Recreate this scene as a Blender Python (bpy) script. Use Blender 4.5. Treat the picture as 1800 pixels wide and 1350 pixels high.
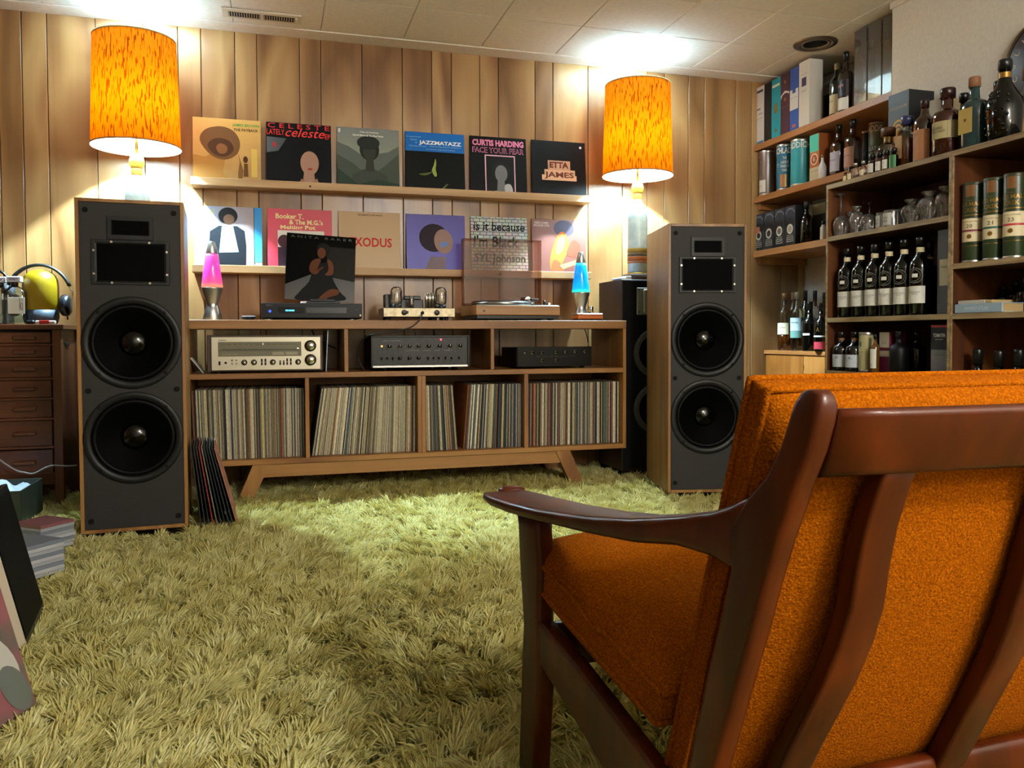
import bpy, bmesh, math, random
import numpy as np
from mathutils import Vector, Matrix
random.seed(7); rng = np.random.default_rng(7)
for o in list(bpy.data.objects): bpy.data.objects.remove(o, do_unlink=True)
scene = bpy.context.scene
COL = scene.collection
R = math.radians; PI = math.pi

# ------------------------------------------------------------------ camera
F, PPX, PPY = 1430.0, 905.0, 635.5
YAW, PITCH, ROLL = R(16.44), R(-1.79), R(-0.212)
CAM = np.array([0.0, -4.266, 0.75])
_f = np.array([math.sin(YAW)*math.cos(PITCH), math.cos(YAW)*math.cos(PITCH), math.sin(PITCH)])
_r = np.array([math.cos(YAW), -math.sin(YAW), 0.0]); _u = np.cross(_r, _f)
_r2 = _r*math.cos(ROLL) + _u*math.sin(ROLL); _u2 = -_r*math.sin(ROLL) + _u*math.cos(ROLL)
cd = bpy.data.cameras.new('camera'); cam = bpy.data.objects.new('camera', cd); COL.objects.link(cam)
cd.sensor_width = 36.0; cd.sensor_fit = 'HORIZONTAL'; cd.lens = 36.0*F/1800.0
cd.shift_x = -(PPX-900.0)/1800.0; cd.shift_y = (PPY-675.0)/1800.0
cd.clip_start = 0.02; cd.clip_end = 50
m = Matrix.Identity(4)
for i in range(3):
    m[i][0] = _r2[i]; m[i][1] = _u2[i]; m[i][2] = -_f[i]; m[i][3] = CAM[i]
cam.matrix_world = m
scene.camera = cam

# ------------------------------------------------------------------ world, lights, exposure
w = bpy.data.worlds.new('world'); scene.world = w; w.use_nodes = True
w.node_tree.nodes['Background'].inputs[0].default_value = (0.02, 0.018, 0.015, 1)
w.node_tree.nodes['Background'].inputs[1].default_value = 0.3
scene.view_settings.view_transform = 'Standard'; scene.view_settings.look = 'None'
scene.view_settings.gamma = 1.0; scene.view_settings.use_curve_mapping = False
scene.view_settings.exposure = 1.24
scene.cycles.use_denoising = True
scene.cycles.max_bounces = 8; scene.cycles.diffuse_bounces = 4; scene.cycles.glossy_bounces = 3
scene.cycles.transmission_bounces = 6; scene.cycles.transparent_max_bounces = 16
scene.cycles.caustics_reflective = False; scene.cycles.caustics_refractive = False
scene.cycles.sample_clamp_indirect = 4.0

def lamp_light(name, loc, power, color, radius, parent=None):
    l = bpy.data.lights.new(name, 'POINT'); l.energy = power; l.color = color; l.shadow_soft_size = radius
    o = bpy.data.objects.new(name, l); COL.objects.link(o); o.location = loc
    if parent: o.parent = parent
    return o
BULB_POWER, BULB_COL = 170.0, (0.60, 0.87, 1.0)
# the lamp in the part of the room behind the photographer (not in view)
lamp_light('rear_room_lamp_light', (1.75, -5.25, 1.45), 30.0, (1.0, 0.90, 0.72), 0.10)
lamp_light('rear_ceiling_light', (1.2, -5.15, 2.02), 78.0, (1.0, 0.985, 0.95), 0.12)

# ------------------------------------------------------------------ pixel -> place helpers (photo measured at 1800x1350)
_M = np.array([_r2, _u2, _f])
def ray(x, y): return _M.T @ np.array([(x-PPX)/F, (PPY-y)/F, 1.0])
def atY(x, y, Y):
    d = ray(x, y); return CAM + d*(Y-CAM[1])/d[1]
def atX(x, y, X):
    d = ray(x, y); return CAM + d*(X-CAM[0])/d[0]
def atZ(x, y, Z):
    d = ray(x, y); return CAM + d*(Z-CAM[2])/d[2]

# ------------------------------------------------------------------ materials
def lin(c):
    if isinstance(c, str):
        c = [int(c[i:i+2], 16)/255 for i in (0, 2, 4)]
    return tuple((x/12.92 if x <= 0.04045 else ((x+0.055)/1.055)**2.4) for x in c)
MATS = {}
def pr(name, col, rough=0.5, metal=0.0, coat=0.0, emit=None, es=0.0, trans=0.0, ior=1.45, sheen=0.0, spec=0.5):
    if name in MATS: return MATS[name]
    mt = bpy.data.materials.new(name); mt.use_nodes = True
    b = mt.node_tree.nodes['Principled BSDF']
    b.inputs['Base Color'].default_value = (*lin(col), 1); b.inputs['Roughness'].default_value = rough
    b.inputs['Metallic'].default_value = metal; b.inputs['Coat Weight'].default_value = coat
    b.inputs['Specular IOR Level'].default_value = spec
    b.inputs['Transmission Weight'].default_value = trans; b.inputs['IOR'].default_value = ior
    b.inputs['Sheen Weight'].default_value = sheen
    if emit: b.inputs['Emission Color'].default_value = (*lin(emit), 1); b.inputs['Emission Strength'].default_value = es
    MATS[name] = mt
    return mt
def nodes(mt):
    nt = mt.node_tree
    def N(t, **k):
        n = nt.nodes.new(t)
        for a, v in k.items():
            if a == 'ins':
                for i, x in v.items(): n.inputs[i].default_value = x
            else: setattr(n, a, v)
        return n
    return nt, N, nt.links.new, nt.nodes['Principled BSDF']
def ramp(N, L, src, stops):
    r = N('ShaderNodeValToRGB'); e = r.color_ramp.elements
    while len(e) < len(stops): e.new(0.5)
    for i, (p, c) in enumerate(stops):
        e[i].position = p; e[i].color = (*lin(c), 1)
    L(src, r.inputs[0]); return r
def wood(name, dark, mid, light, axis='Z', rough=0.42, coat=0.0, rings=9.0, scale=2.2, stretch=0.12, tint=0.12, bump=0.05, spec=0.5, grain=.45):
    if name in MATS: return MATS[name]
    mt = pr(name, mid, rough, coat=coat, spec=spec); nt, N, L, b = nodes(mt)
    tc = N('ShaderNodeTexCoord'); oi = N('ShaderNodeObjectInfo')
    mul = N('ShaderNodeMath', operation='MULTIPLY'); mul.inputs[1].default_value = 37.0; L(oi.outputs['Random'], mul.inputs[0])
    cx = N('ShaderNodeCombineXYZ')
    for i in range(3): L(mul.outputs[0], cx.inputs[i])
    add = N('ShaderNodeVectorMath', operation='ADD'); L(tc.outputs['Object'], add.inputs[0]); L(cx.outputs[0], add.inputs[1])
    mp = N('ShaderNodeMapping'); s = [1.0, 1.0, 1.0]; s['XYZ'.index(axis)] = stretch; mp.inputs['Scale'].default_value = s
    L(add.outputs[0], mp.inputs[0])
    n1 = N('ShaderNodeTexNoise', ins={'Scale': scale, 'Detail': 3.0, 'Roughness': 0.5, 'Distortion': 0.4}); L(mp.outputs[0], n1.inputs['Vector'])
    k = N('ShaderNodeMath', operation='MULTIPLY'); k.inputs[1].default_value = rings; L(n1.outputs[0], k.inputs[0])
    pp = N('ShaderNodeMath', operation='PINGPONG'); pp.inputs[1].default_value = 1.0; L(k.outputs[0], pp.inputs[0])
    n2 = N('ShaderNodeTexNoise', ins={'Scale': 60.0, 'Detail': 3.0}); 
    mp2 = N('ShaderNodeMapping'); s2 = [1.0, 1.0, 1.0]; s2['XYZ'.index(axis)] = 0.03; mp2.inputs['Scale'].default_value = s2
    L(add.outputs[0], mp2.inputs[0]); L(mp2.outputs[0], n2.inputs['Vector'])
    mx = N('ShaderNodeMix'); mx.inputs[0].default_value = grain; L(pp.outputs[0], mx.inputs[2]); L(n2.outputs[0], mx.inputs[3])
    r = ramp(N, L, mx.outputs[0], [(0.15, dark), (0.5, mid), (0.85, light)])
    hsv = N('ShaderNodeHueSaturation'); L(r.outputs[0], hsv.inputs['Color'])
    vr = N('ShaderNodeMapRange'); vr.inputs[3].default_value = 1-tint; vr.inputs[4].default_value = 1+tint; L(oi.outputs['Random'], vr.inputs[0])
    L(vr.outputs[0], hsv.inputs['Value']); L(hsv.outputs[0], b.inputs['Base Color'])
    if bump:
        bp = N('ShaderNodeBump', ins={'Strength': bump, 'Distance': 0.002}); L(n2.outputs[0], bp.inputs['Height']); L(bp.outputs[0], b.inputs['Normal'])
    return mt
def mottled(name, a, c, scale=30.0, rough=0.7, bump=0.0, metal=0.0, detail=4.0, spec=0.5, lo=0.35, hi=0.65, dist=0.002):
    if name in MATS: return MATS[name]
    mt = pr(name, a, rough, metal, spec=spec); nt, N, L, b = nodes(mt)
    tc = N('ShaderNodeTexCoord'); n1 = N('ShaderNodeTexNoise', ins={'Scale': scale, 'Detail': detail}); L(tc.outputs['Object'], n1.inputs['Vector'])
    r = ramp(N, L, n1.outputs[0], [(lo, a), (hi, c)]); L(r.outputs[0], b.inputs['Base Color'])
    if bump:
        bp = N('ShaderNodeBump', ins={'Strength': bump, 'Distance': dist}); L(n1.outputs[0], bp.inputs['Height']); L(bp.outputs[0], b.inputs['Normal'])
    return mt
def glass(name, col=(1, 1, 1), refl=0.10, haze=0.0):
    """thin clear glass: transparent + fresnel gloss"""
    if name in MATS: return MATS[name]
    mt = bpy.data.materials.new(name); mt.use_nodes = True; nt = mt.node_tree; nt.nodes.clear()
    out = nt.nodes.new('ShaderNodeOutputMaterial'); tr = nt.nodes.new('ShaderNodeBsdfTransparent'); tr.inputs[0].default_value = (*lin(col), 1)
    gl = nt.nodes.new('ShaderNodeBsdfGlossy'); gl.inputs['Roughness'].default_value = 0.03
    lw = nt.nodes.new('ShaderNodeLayerWeight'); lw.inputs[0].default_value = 0.35
    mr = nt.nodes.new('ShaderNodeMapRange'); mr.inputs[3].default_value = refl*0.4; mr.inputs[4].default_value = min(1, refl*6)
    mx = nt.nodes.new('ShaderNodeMixShader'); L = nt.links.new
    L(lw.outputs['Fresnel'], mr.inputs[0]); L(mr.outputs[0], mx.inputs[0]); L(tr.outputs[0], mx.inputs[1]); L(gl.outputs[0], mx.inputs[2]); src = mx.outputs[0]
    if haze:
        df = nt.nodes.new('ShaderNodeBsdfDiffuse'); df.inputs[0].default_value = (.8, .82, .84, 1); m2 = nt.nodes.new('ShaderNodeMixShader'); m2.inputs[0].default_value = haze; L(src, m2.inputs[1]); L(df.outputs[0], m2.inputs[2]); src = m2.outputs[0]
    L(src, out.inputs[0])
    MATS[name] = mt; return mt

# ------------------------------------------------------------------ mesh builder
class MB:
    def __init__(s): s.v = []; s.f = []; s.s = []
    def add(s, vs, fs, smooth=False, M=None):
        o = len(s.v)
        if M is not None: vs = [tuple(M @ Vector(p)) for p in vs]
        s.v += [tuple(float(c) for c in p) for p in vs]; s.f += [tuple(i+o for i in f) for f in fs]; s.s += [smooth]*len(fs); return s
    def box(s, x0, x1, y0, y1, z0, z1, M=None):
        v = [(x, y, z) for z in (z0, z1) for y in (y0, y1) for x in (x0, x1)]
        return s.add(v, [(0, 2, 3, 1), (4, 5, 7, 6), (0, 1, 5, 4), (2, 6, 7, 3), (0, 4, 6, 2), (1, 3, 7, 5)], False, M)
    def rbox(s, x0, x1, y0, y1, z0, z1, b=0.002, M=None):
        """box with chamfered edges"""
        b = min(b, (x1-x0)*.45, (y1-y0)*.45, (z1-z0)*.45)
        X, Y, Z = (x0, x1), (y0, y1), (z0, z1); V = {}; vs = []
        for i in (0, 1):
            for j in (0, 1):
                for k in (0, 1):
                    for a in range(3):
                        p = [X[i], Y[j], Z[k]]; d = [b if i == 0 else -b, b if j == 0 else -b, b if k == 0 else -b]
                        for q in range(3):
                            if q != a: p[q] += d[q]
                        V[i, j, k, a] = len(vs); vs.append(tuple(p))
        fs = []
        for i in (0, 1):
            q = [V[i, j, k, 0] for j, k in ((0, 0), (0, 1), (1, 1), (1, 0))]; fs.append(q if i == 0 else q[::-1])
        for j in (0, 1):
            q = [V[i, j, k, 1] for i, k in ((0, 0), (1, 0), (1, 1), (0, 1))]; fs.append(q if j == 0 else q[::-1])
        for k in (0, 1):
            q = [V[i, j, k, 2] for i, j in ((0, 0), (0, 1), (1, 1), (1, 0))]; fs.append(q if k == 0 else q[::-1])
        for j in (0, 1):
            for k in (0, 1):
                q = [V[0, j, k, 1], V[1, j, k, 1], V[1, j, k, 2], V[0, j, k, 2]]; fs.append(q if (j == k) == False else q[::-1])
        for i in (0, 1):
            for k in (0, 1):
                q = [V[i, 0, k, 0], V[i, 1, k, 0], V[i, 1, k, 2], V[i, 0, k, 2]]; fs.append(q if (i == k) else q[::-1])
        for i in (0, 1):
            for j in (0, 1):
                q = [V[i, j, 0, 0], V[i, j, 1, 0], V[i, j, 1, 1], V[i, j, 0, 1]]; fs.append(q if (i != j) else q[::-1])
        for i in (0, 1):
            for j in (0, 1):
                for k in (0, 1):
                    q = [V[i, j, k, a] for a in range(3)]; fs.append(q if (i+j+k) % 2 == 0 else q[::-1])
        return s.add(vs, [tuple(q) for q in fs], False, M)
    def lathe(s, prof, n=24, c=(0, 0, 0), smooth=True, M=None, a0=0.0, a1=2*PI, sx=1.0, sy=1.0):
        full = abs(a1-a0-2*PI) < 1e-6; m = n if full else n+1; vs = []; fs = []
        for r, z in prof:
            for i in range(m):
                a = a0+(a1-a0)*i/n; vs.append((c[0]+sx*r*math.cos(a), c[1]+sy*r*math.sin(a), c[2]+z))
        for j in range(len(prof)-1):
            for i in range(n):
                k = (i+1) % m; fs.append((j*m+i, j*m+k, (j+1)*m+k, (j+1)*m+i))
        return s.add(vs, fs, smooth, M)
    def solid(s, prof, n=24, c=(0, 0, 0), M=None, sx=1.0, sy=1.0):
        """lathe closed at both ends"""
        return s.lathe([(0, prof[0][1])]+list(prof)+[(0, prof[-1][1])], n, c, True, M, sx=sx, sy=sy)
    def cyl(s, p0, p1, r, n=12, r1=None):
        p0, p1 = Vector(p0), Vector(p1); d = p1-p0; q = Vector((0, 0, 1)).rotation_difference(d.normalized()).to_matrix().to_4x4(); q.translation = p0
        r1 = r if r1 is None else r1; h = d.length; vs = []; 
        for z, rr in ((0, r), (h, r1)):
            for i in range(n): a = 2*PI*i/n; vs.append((rr*math.cos(a), rr*math.sin(a), z))
        s.add(vs, [(i, (i+1) % n, n+(i+1) % n, n+i) for i in range(n)], True, q)
        s.add(vs, [tuple(range(n))[::-1], tuple(range(n, 2*n))], False, q); return s
    def tube(s, pts, r, n=8, closed=False):
        pts = [Vector(p) for p in pts]; m = len(pts); vs = []; rr = r if isinstance(r, (list, tuple)) else [r]*m
        up = Vector((0, 0, 1))
        for i, p in enumerate(pts):
            t = (pts[min(i+1, m-1)]-pts[max(i-1, 0)]).normalized(); a = t.cross(up)
            if a.length < 1e-3: a = t.cross(Vector((1, 0, 0)))
            a.normalize(); b = a.cross(t)
            for k in range(n):
                an = 2*PI*k/n; vs.append(tuple(p+a*(rr[i]*math.cos(an))+b*(rr[i]*math.sin(an))))
        fs = [(i*n+k, i*n+(k+1) % n, (i+1)*n+(k+1) % n, (i+1)*n+k) for i in range(m-1) for k in range(n)]
        s.add(vs, fs, True); s.add(vs[:n], [tuple(range(n))[::-1]]); s.add(vs[-n:], [tuple(range(n))]); return s
    def loft(s, rings, smooth=True, cap=True, M=None):
        n = len(rings[0]); vs = [p for r in rings for p in r]; m = len(rings)
        s.add(vs, [(i*n+k, i*n+(k+1) % n, (i+1)*n+(k+1) % n, (i+1)*n+k) for i in range(m-1) for k in range(n)], smooth, M)
        if cap: s.add(rings[0], [tuple(range(n))[::-1]], smooth, M); s.add(rings[-1], [tuple(range(n))], smooth, M)
        return s
    def prism(s, poly, y0, y1, M=None):
        """poly in (x,z), extruded along y"""
        n = len(poly); vs = [(x, y0, z) for x, z in poly]+[(x, y1, z) for x, z in poly]
        return s.add(vs, [tuple(range(n)), tuple(range(n, 2*n))[::-1]]+[(i, n+i, n+(i+1) % n, (i+1) % n) for i in range(n)], False, M)
    def sphere(s, c, r, n=14, m=8, sx=1, sy=1, sz=1):
        return s.lathe([(r*math.sin(PI*i/m)+1e-6, -r*math.cos(PI*i/m)*sz) for i in range(m+1)], n, c, True, sx=sx, sy=sy)
    def build(s, name, mat, parent=None, world=False, loc=None, rz=None, mod=None):
        me = bpy.data.meshes.new(name); vs = s.v
        if world and parent is not None:
            l = parent.location; vs = [(x-l[0], y-l[1], z-l[2]) for x, y, z in vs]
        me.from_pydata(vs, [], s.f); me.polygons.foreach_set('use_smooth', s.s)
        if mat is not None: me.materials.append(mat if not isinstance(mat, str) else MATS[mat])
        bm = bmesh.new(); bm.from_mesh(me); bmesh.ops.remove_doubles(bm, verts=bm.verts, dist=1e-6); bmesh.ops.recalc_face_normals(bm, faces=bm.faces)
        bm.to_mesh(me); bm.free(); me.update()
        o = bpy.data.objects.new(name, me); COL.objects.link(o)
        if parent is not None: o.parent = parent
        if loc is not None: o.location = loc
        if rz is not None: o.rotation_euler = (0, 0, rz)
        return o
def tag(o, label=None, cat=None, group=None, kind=None):
    if label: o['label'] = label
    if cat: o['category'] = cat
    if group: o['group'] = group
    if kind: o['kind'] = kind
    return o
def thing(name, label, cat, loc=(0, 0, 0), rz=0.0, group=None):
    o = bpy.data.objects.new(name, None); COL.objects.link(o); o.empty_display_size = 0.05
    o.location = loc; o.rotation_euler = (0, 0, rz); return tag(o, label, cat, group)
def struct(name, mb, mat, label=None):
    o = mb.build(name, mat); o['kind'] = 'structure'
    if label: o['label'] = label
    return o
def inst(src, parent=None, loc=None, rot=None):
    c = src.copy(); COL.objects.link(c)
    if parent is not None: c.parent = parent
    if loc is not None: c.location = loc
    if rot is not None: c.rotation_euler = rot
    return c
def dup(root, loc, rz=None, label=None):
    r = root.copy(); COL.objects.link(r); r.location = loc
    if rz is not None: r.rotation_euler = (0, 0, rz)
    if label: r['label'] = label
    for ch in list(root.children):
        c = ch.copy(); COL.objects.link(c); c.parent = r
        for g in ch.children:
            d = g.copy(); COL.objects.link(d); d.parent = c
    return r
def smooth_poly(pts, k=4):
    n = len(pts); out = []
    for i in range(n):
        p0, p1, p2, p3 = (np.array(pts[(i+j) % n], float) for j in (-1, 0, 1, 2))
        for t in np.arange(k)/k:
            out.append(tuple(0.5*((2*p1)+(-p0+p2)*t+(2*p0-5*p1+4*p2-p3)*t*t+(-p0+3*p1-3*p2+p3)*t**3)))
    return out
def catmull(pts, k=6):
    pts = [np.array(p, float) for p in pts]; out = []
    for i in range(len(pts)-1):
        p0, p1, p2, p3 = pts[max(i-1, 0)], pts[i], pts[i+1], pts[min(i+2, len(pts)-1)]
        for t in np.arange(k)/k:
            out.append(0.5*((2*p1)+(-p0+p2)*t+(2*p0-5*p1+4*p2-p3)*t*t+(-p0+3*p1-3*p2+p3)*t**3))
    out.append(pts[-1]); return [tuple(p) for p in out]
def text(body, mat, parent, cx, cz, w, h=None, y=0.0, bold=0.0, shear=0.0, bend=None, name='lettering', spacing=1.0, rot=0.0, ang=0.0, lines=1.0, depth=0.0003):
    """flat print: lettering on a surface whose front faces local -Y; bend wraps it round a cylinder of that radius"""
    cu = bpy.data.curves.new(name, 'FONT'); cu.body = body; cu.size = 1.0; cu.resolution_u = 2; cu.offset = bold; cu.shear = shear
    cu.space_character = spacing; cu.align_x = 'CENTER'; cu.space_line = lines
    to = bpy.data.objects.new(name, cu); me = bpy.data.meshes.new_from_object(to); bpy.data.objects.remove(to); bpy.data.curves.remove(cu)
    n = len(me.vertices); co = np.zeros(n*3, np.float32); me.vertices.foreach_get('co', co); co = co.reshape(-1, 3)
    lo, hi = co.min(0), co.max(0); ex = hi-lo; sx = w/max(ex[0], 1e-6); sz = sx if h is None else h/max(ex[1], 1e-6)
    X = (co[:, 0]-(lo[0]+hi[0])/2)*sx; Z = (co[:, 1]-(lo[1]+hi[1])/2)*sz
    if rot: X, Z = X*math.cos(rot)-Z*math.sin(rot), X*math.sin(rot)+Z*math.cos(rot)
    X = X+cx; Z = Z+cz
    if bend:
        a = X/bend+ang; P = np.stack([(bend+depth)*np.sin(a), -(bend+depth)*np.cos(a), Z], 1)
    else: P = np.stack([X, np.full_like(X, y-depth), Z], 1)
    me.vertices.foreach_set('co', P.astype(np.float32).ravel()); me.update()
    me.materials.append(mat if not isinstance(mat, str) else MATS[mat])
    o = bpy.data.objects.new(name, me); COL.objects.link(o); o.parent = parent; return o
def flat(poly, mat, parent, y, name='print', thick=0.0002):
    """printed patch: polygon (x,z) on a face looking along -Y"""
    mb = MB(); mb.add([(p[0], y, p[1]) for p in poly], [tuple(range(len(poly)))]); return mb.build(name, mat, parent)
def rect(x0, x1, z0, z1): return [(x0, z0), (x1, z0), (x1, z1), (x0, z1)]
def ell(cx, cz, rx, rz, n=20, a=0.0): return [(cx+rx*math.cos(t)*math.cos(a)-rz*math.sin(t)*math.sin(a), cz+rx*math.cos(t)*math.sin(a)+rz*math.sin(t)*math.cos(a)) for t in np.linspace(0, 2*PI, n, endpoint=False)]
# ------------------------------------------------------------------ shared materials
PANEL = wood('panel_birch', '6c4a2a', '8a643e', '9e7a4e', 'Z', 0.30, rings=11.0, scale=1.7, stretch=0.22, tint=0.09, bump=0.02, grain=.25)
OAK = wood('console_oak', '70461f', '8b5d2e', 'a0733c', 'X', 0.45, rings=8, scale=3.0, tint=0.06)
OAKZ = wood('console_oak_upright', '70461f', '8b5d2e', 'a0733c', 'Z', 0.45, rings=8, scale=3.0, tint=0.06)
LEDGE = wood('ledge_oak', '886440', '9e784e', 'b28c60', 'X', 0.5, rings=9, scale=3.0, tint=0.03)
TEAKZ = wood('speaker_oak', '6a4622', '875e30', '9c7440', 'Z', 0.4, rings=8, scale=4, tint=0.03)
CHESTW = wood('chest_wood', '3a1c0e', '4e2a16', '62381e', 'X', 0.38, rings=6, scale=3, tint=0.05)
CHESTZ = wood('chest_wood_upright', '3a1c0e', '4e2a16', '62381e', 'Z', 0.38, rings=6, scale=3, tint=0.05)
SHELFO = wood('niche_shelf_wood', '7a4a24', '935e32', 'a87240', 'Y', 0.4, rings=7, scale=3, tint=0.03)
SHELFD = wood('bookcase_wood', '38200e', '4c3018', '604226', 'Y', 0.45, rings=8, scale=4, tint=0.04)
SHELFDZ = wood('bookcase_wood_upright', '3c1e0c', '522c12', '643c1c', 'Z', 0.45, rings=8, scale=4, tint=0.04)
EDGE = wood('bookcase_plywood_edge', '6a5638', '8a734e', '9d8862', 'Y', 0.5, rings=14, scale=8, tint=0.03)
CEIL = mottled('ceiling_tile_white', 'd4d0c8', 'dcd8d0', 40, 0.85)
CREAM = mottled('painted_wall_cream', 'cac6bc', 'd2cec6', 60, 0.55)
BLACKP = pr('black_plastic', '080808', 0.35, spec=.35)
BLACKM = pr('black_matte', '060606', 0.75, spec=.2)
CHROME = pr('chrome', 'd0d0d0', 0.12, 1.0)
ALU = pr('brushed_aluminium', 'b9b9b6', 0.33, 1.0)
BRASS = pr('brass', 'b8903c', 0.3, 1.0)
WHITEP = pr('white_print', 'e8e4da', 0.6)
DARK = pr('groove_dark', '1c0f06', 0.9)

# ------------------------------------------------------------------ room shell
ZC = 2.251
X0, X1, YF = -2.35, 3.10, -5.65       # left wall, niche back wall, wall behind the photographer
struct('floor', MB().box(X0, X1, YF, 0.0, -0.05, 0.0), mottled('carpet_backing', '5c5222', '6c622c', 60, 0.95))
wb = struct('wall_back', MB().box(X0-.1, X1+.1, 0.0, 0.08, -0.05, ZC+.06), DARK)
gro = [-2.35, -2.21, -2.005, -1.90, -1.75, -1.645, -1.44, -1.30, -1.193, -1.098, -0.994, -0.790, -0.584, -0.43, -0.326, -0.17, -0.067, 0.137, 0.241, 0.446, 0.653, 0.808, 0.913, 1.067, 1.17, 1.377, 1.48, 1.686, 1.894, 2.047, 2.154, 2.308, 2.412, 2.618, 2.725, 2.93, 3.05, 3.10]
for a, b in zip(gro[:-1], gro[1:]):
    MB().rbox(a+.0016, b-.0016, -0.006, 0.004, 0.0, ZC-.002, 0.002).build('plank', PANEL, wb)
struct('wall_left', MB().box(X0-.1, X0, YF, 0.0, -0.05, ZC+.06), PANEL)
struct('wall_front', MB().box(X0-.1, 2.80, YF-.1, YF, -0.05, ZC+.06), CREAM)
struct('wall_right', MB().box(2.70, 2.80, YF, -1.175, -0.05, ZC+.06), CREAM)
struct('wall_niche_side', MB().box(2.80, X1+.1, -1.275, -1.175, -0.05, ZC+.06), CREAM)
struct('wall_niche_back', MB().box(X1, X1+.1, -1.175, 0.0, -0.05, ZC+.06), CREAM)
trim = struct('trim_1', MB().rbox(2.688, 2.70, YF, -1.163, ZC-.03, ZC, .004).rbox(2.688, 2.75, -1.175, -1.163, ZC-.03, ZC, .004), CREAM)
for k, z in enumerate((ZC-.05, ZC-.115)):
    struct('trim_%d' % (k+2), MB().rbox(X1-.014, X1, -1.17, -.008, z, z+.02, .004), CREAM)
ce = struct('ceiling', MB().box(X0-.1, X1+.1, YF-.1, 0.08, ZC+.012, ZC+.08), pr('ceiling_backing', '4a443a', 0.9))
tl = None
for i in range(-5, 8):
    xa = -0.170+.4055*i; xb = xa+.4055
    if xb > X1: xb = X1
    for j in range(13):
        ya = -0.122-.4055*(j+1); yb = ya+.4055
        if j == 12: ya = YF
        MB().rbox(xa+.001, xb-.001, ya+.001, yb-.001, ZC, ZC+.014, .003).build('ceiling_tile', CEIL, ce)
MB().rbox(X0, X1, -.121, -.0, ZC-.004, ZC+.014, .003).build('border_board', CEIL, ce)
MB().rbox(X0, -0.170-.4055*5-.001, YF, -.1225, ZC, ZC+.014, .003).build('border_board', CEIL, ce)

# ceiling register and recessed can light
v = thing('ceiling_vent', 'white slotted air register in the ceiling above the record ledges', 'vent', (-.038, -.252, ZC))
MB().rbox(-.178, .178, -.052, .052, -.010, -.001, .003).build('frame', pr('vent_white', 'c8c0b2', 0.5), v)
for s in (-1, 1):
    MB().box(-.07, .07, -.026, .026, -.0115, -.0102).build('slot', BLACKM, v, loc=(s*.078, 0, 0))
    for k in range(13):
        MB().box(-.0022, .0022, -.026, .026, -.0145, -.0116).build('louver', pr('vent_louver', '9a8f80', .5), v, loc=(s*.078-.066+k*.011, 0, 0))
MB().rbox(.150, .160, -.03, -.005, -.018, -.010, .002).build('lever', pr('vent_white', 'c8c0b2'), v)
d = thing('recessed_downlight', 'unlit recessed ceiling light with a bronze ring above the corner boxes', 'light', (2.69, -.64, ZC))
MB().lathe([(.075, .002), (.078, -.006), (.098, -.010), (.108, -.006), (.110, -.0005)], 40).build('trim_ring', pr('bronze_ring', '6b5a48', .35, .8), d)
MB().lathe([(.060, -.0005), (.062, -.006), (.075, -.005), (.076, -.0005)], 40).build('inner_ring', pr('ring_steel', '7d7364', .3, .9), d)
MB().solid([(.062, -.0012), (.062, -.0008)], 32).build('opening', BLACKM, d)

# ------------------------------------------------------------------ record console
cz = dict(top1=.826, top0=.786, mid1=.589, mid0=.565, bot1=.203, bot0=.180)
CF, CB = -.48, -.05
c = thing('record_console', 'long oak media console with open bays full of record sleeves', 'console', (.667, -.265, 0))
def part(name, x0, x1, y0, y1, z0, z1, m, par=None, b=.0015):
    return MB().rbox(x0, x1, y0, y1, z0, z1, b).build(name, m, par if par is not None else c, world=True)
part('top', -.371, 1.705, CF-.002, CB, cz['top0'], cz['top1'], OAK)
part('side_panel', -.371, -.3585, CF, CB, cz['bot0'], cz['top0'], OAKZ)
part('side_panel', 1.687, 1.705, CF, CB, cz['bot0'], cz['top0'], OAKZ)
part('shelf', -.3585, 1.687, CF, CB, cz['mid0'], cz['mid1'], OAK)
part('bottom_board', -.3585, 1.687, CF, CB, cz['bot0'], cz['bot1'], OAK)
for a, b in ((.305, .323), (.997, 1.015)): part('divider', a, b, CF+.004, CB, cz['mid1'], cz['top0'], OAKZ)
for a, b in ((.129, .147), (.641, .6602), (.6604, .680), (1.165, 1.186)): part('divider', a, b, CF+.001, CB, cz['bot1'], cz['mid0'], OAKZ)
part('back_panel', -.3585, 1.687, CB-.008, CB, cz['bot1'], cz['mid0'], OAK)
mb = MB(); mb.prism([(-.028, .180), (1.33, .180), (1.356, .121), (-.058, .121)], CF+.012, CF+.036); mb.build('apron', OAK, c, world=True)
for y0 in (CF+.004, CB-.075):
    MB().prism([(-.100, .180), (-.027, .180), (-.112, 0.0), (-.176, 0.0)], y0, y0+.045).build('leg', OAKZ, c, world=True)
    MB().prism([(1.329, .180), (1.404, .180), (1.480, 0.0), (1.412, 0.0)], y0, y0+.045).build('leg', OAKZ, c, world=True)

# ------------------------------------------------------------------ record ledges on the wall
for nm, zb, lab in (('upper', 1.475, 'upper oak record ledge on the wall, above the second row of albums'), ('lower', 1.060, 'lower oak record ledge on the wall, just above the stereo gear')):
    L_ = thing('record_ledge', lab, 'ledge', (.645, -.05, zb), group='record ledges')
    MB().rbox(-1.018, 1.018, -.05, .042, 0, .018, .001).build('shelf_board', LEDGE, L_)
    MB().rbox(-1.018, 1.018, -.064, -.0505, 0, .037, .002).build('front_lip', LEDGE, L_)
    MB().solid([(.006, 0), (.006, .001)], 4).build('knot', DARK, L_, loc=((-.468 if nm == 'upper' else .50), -.0655, .016)).rotation_euler = (R(90), 0, 0)

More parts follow.
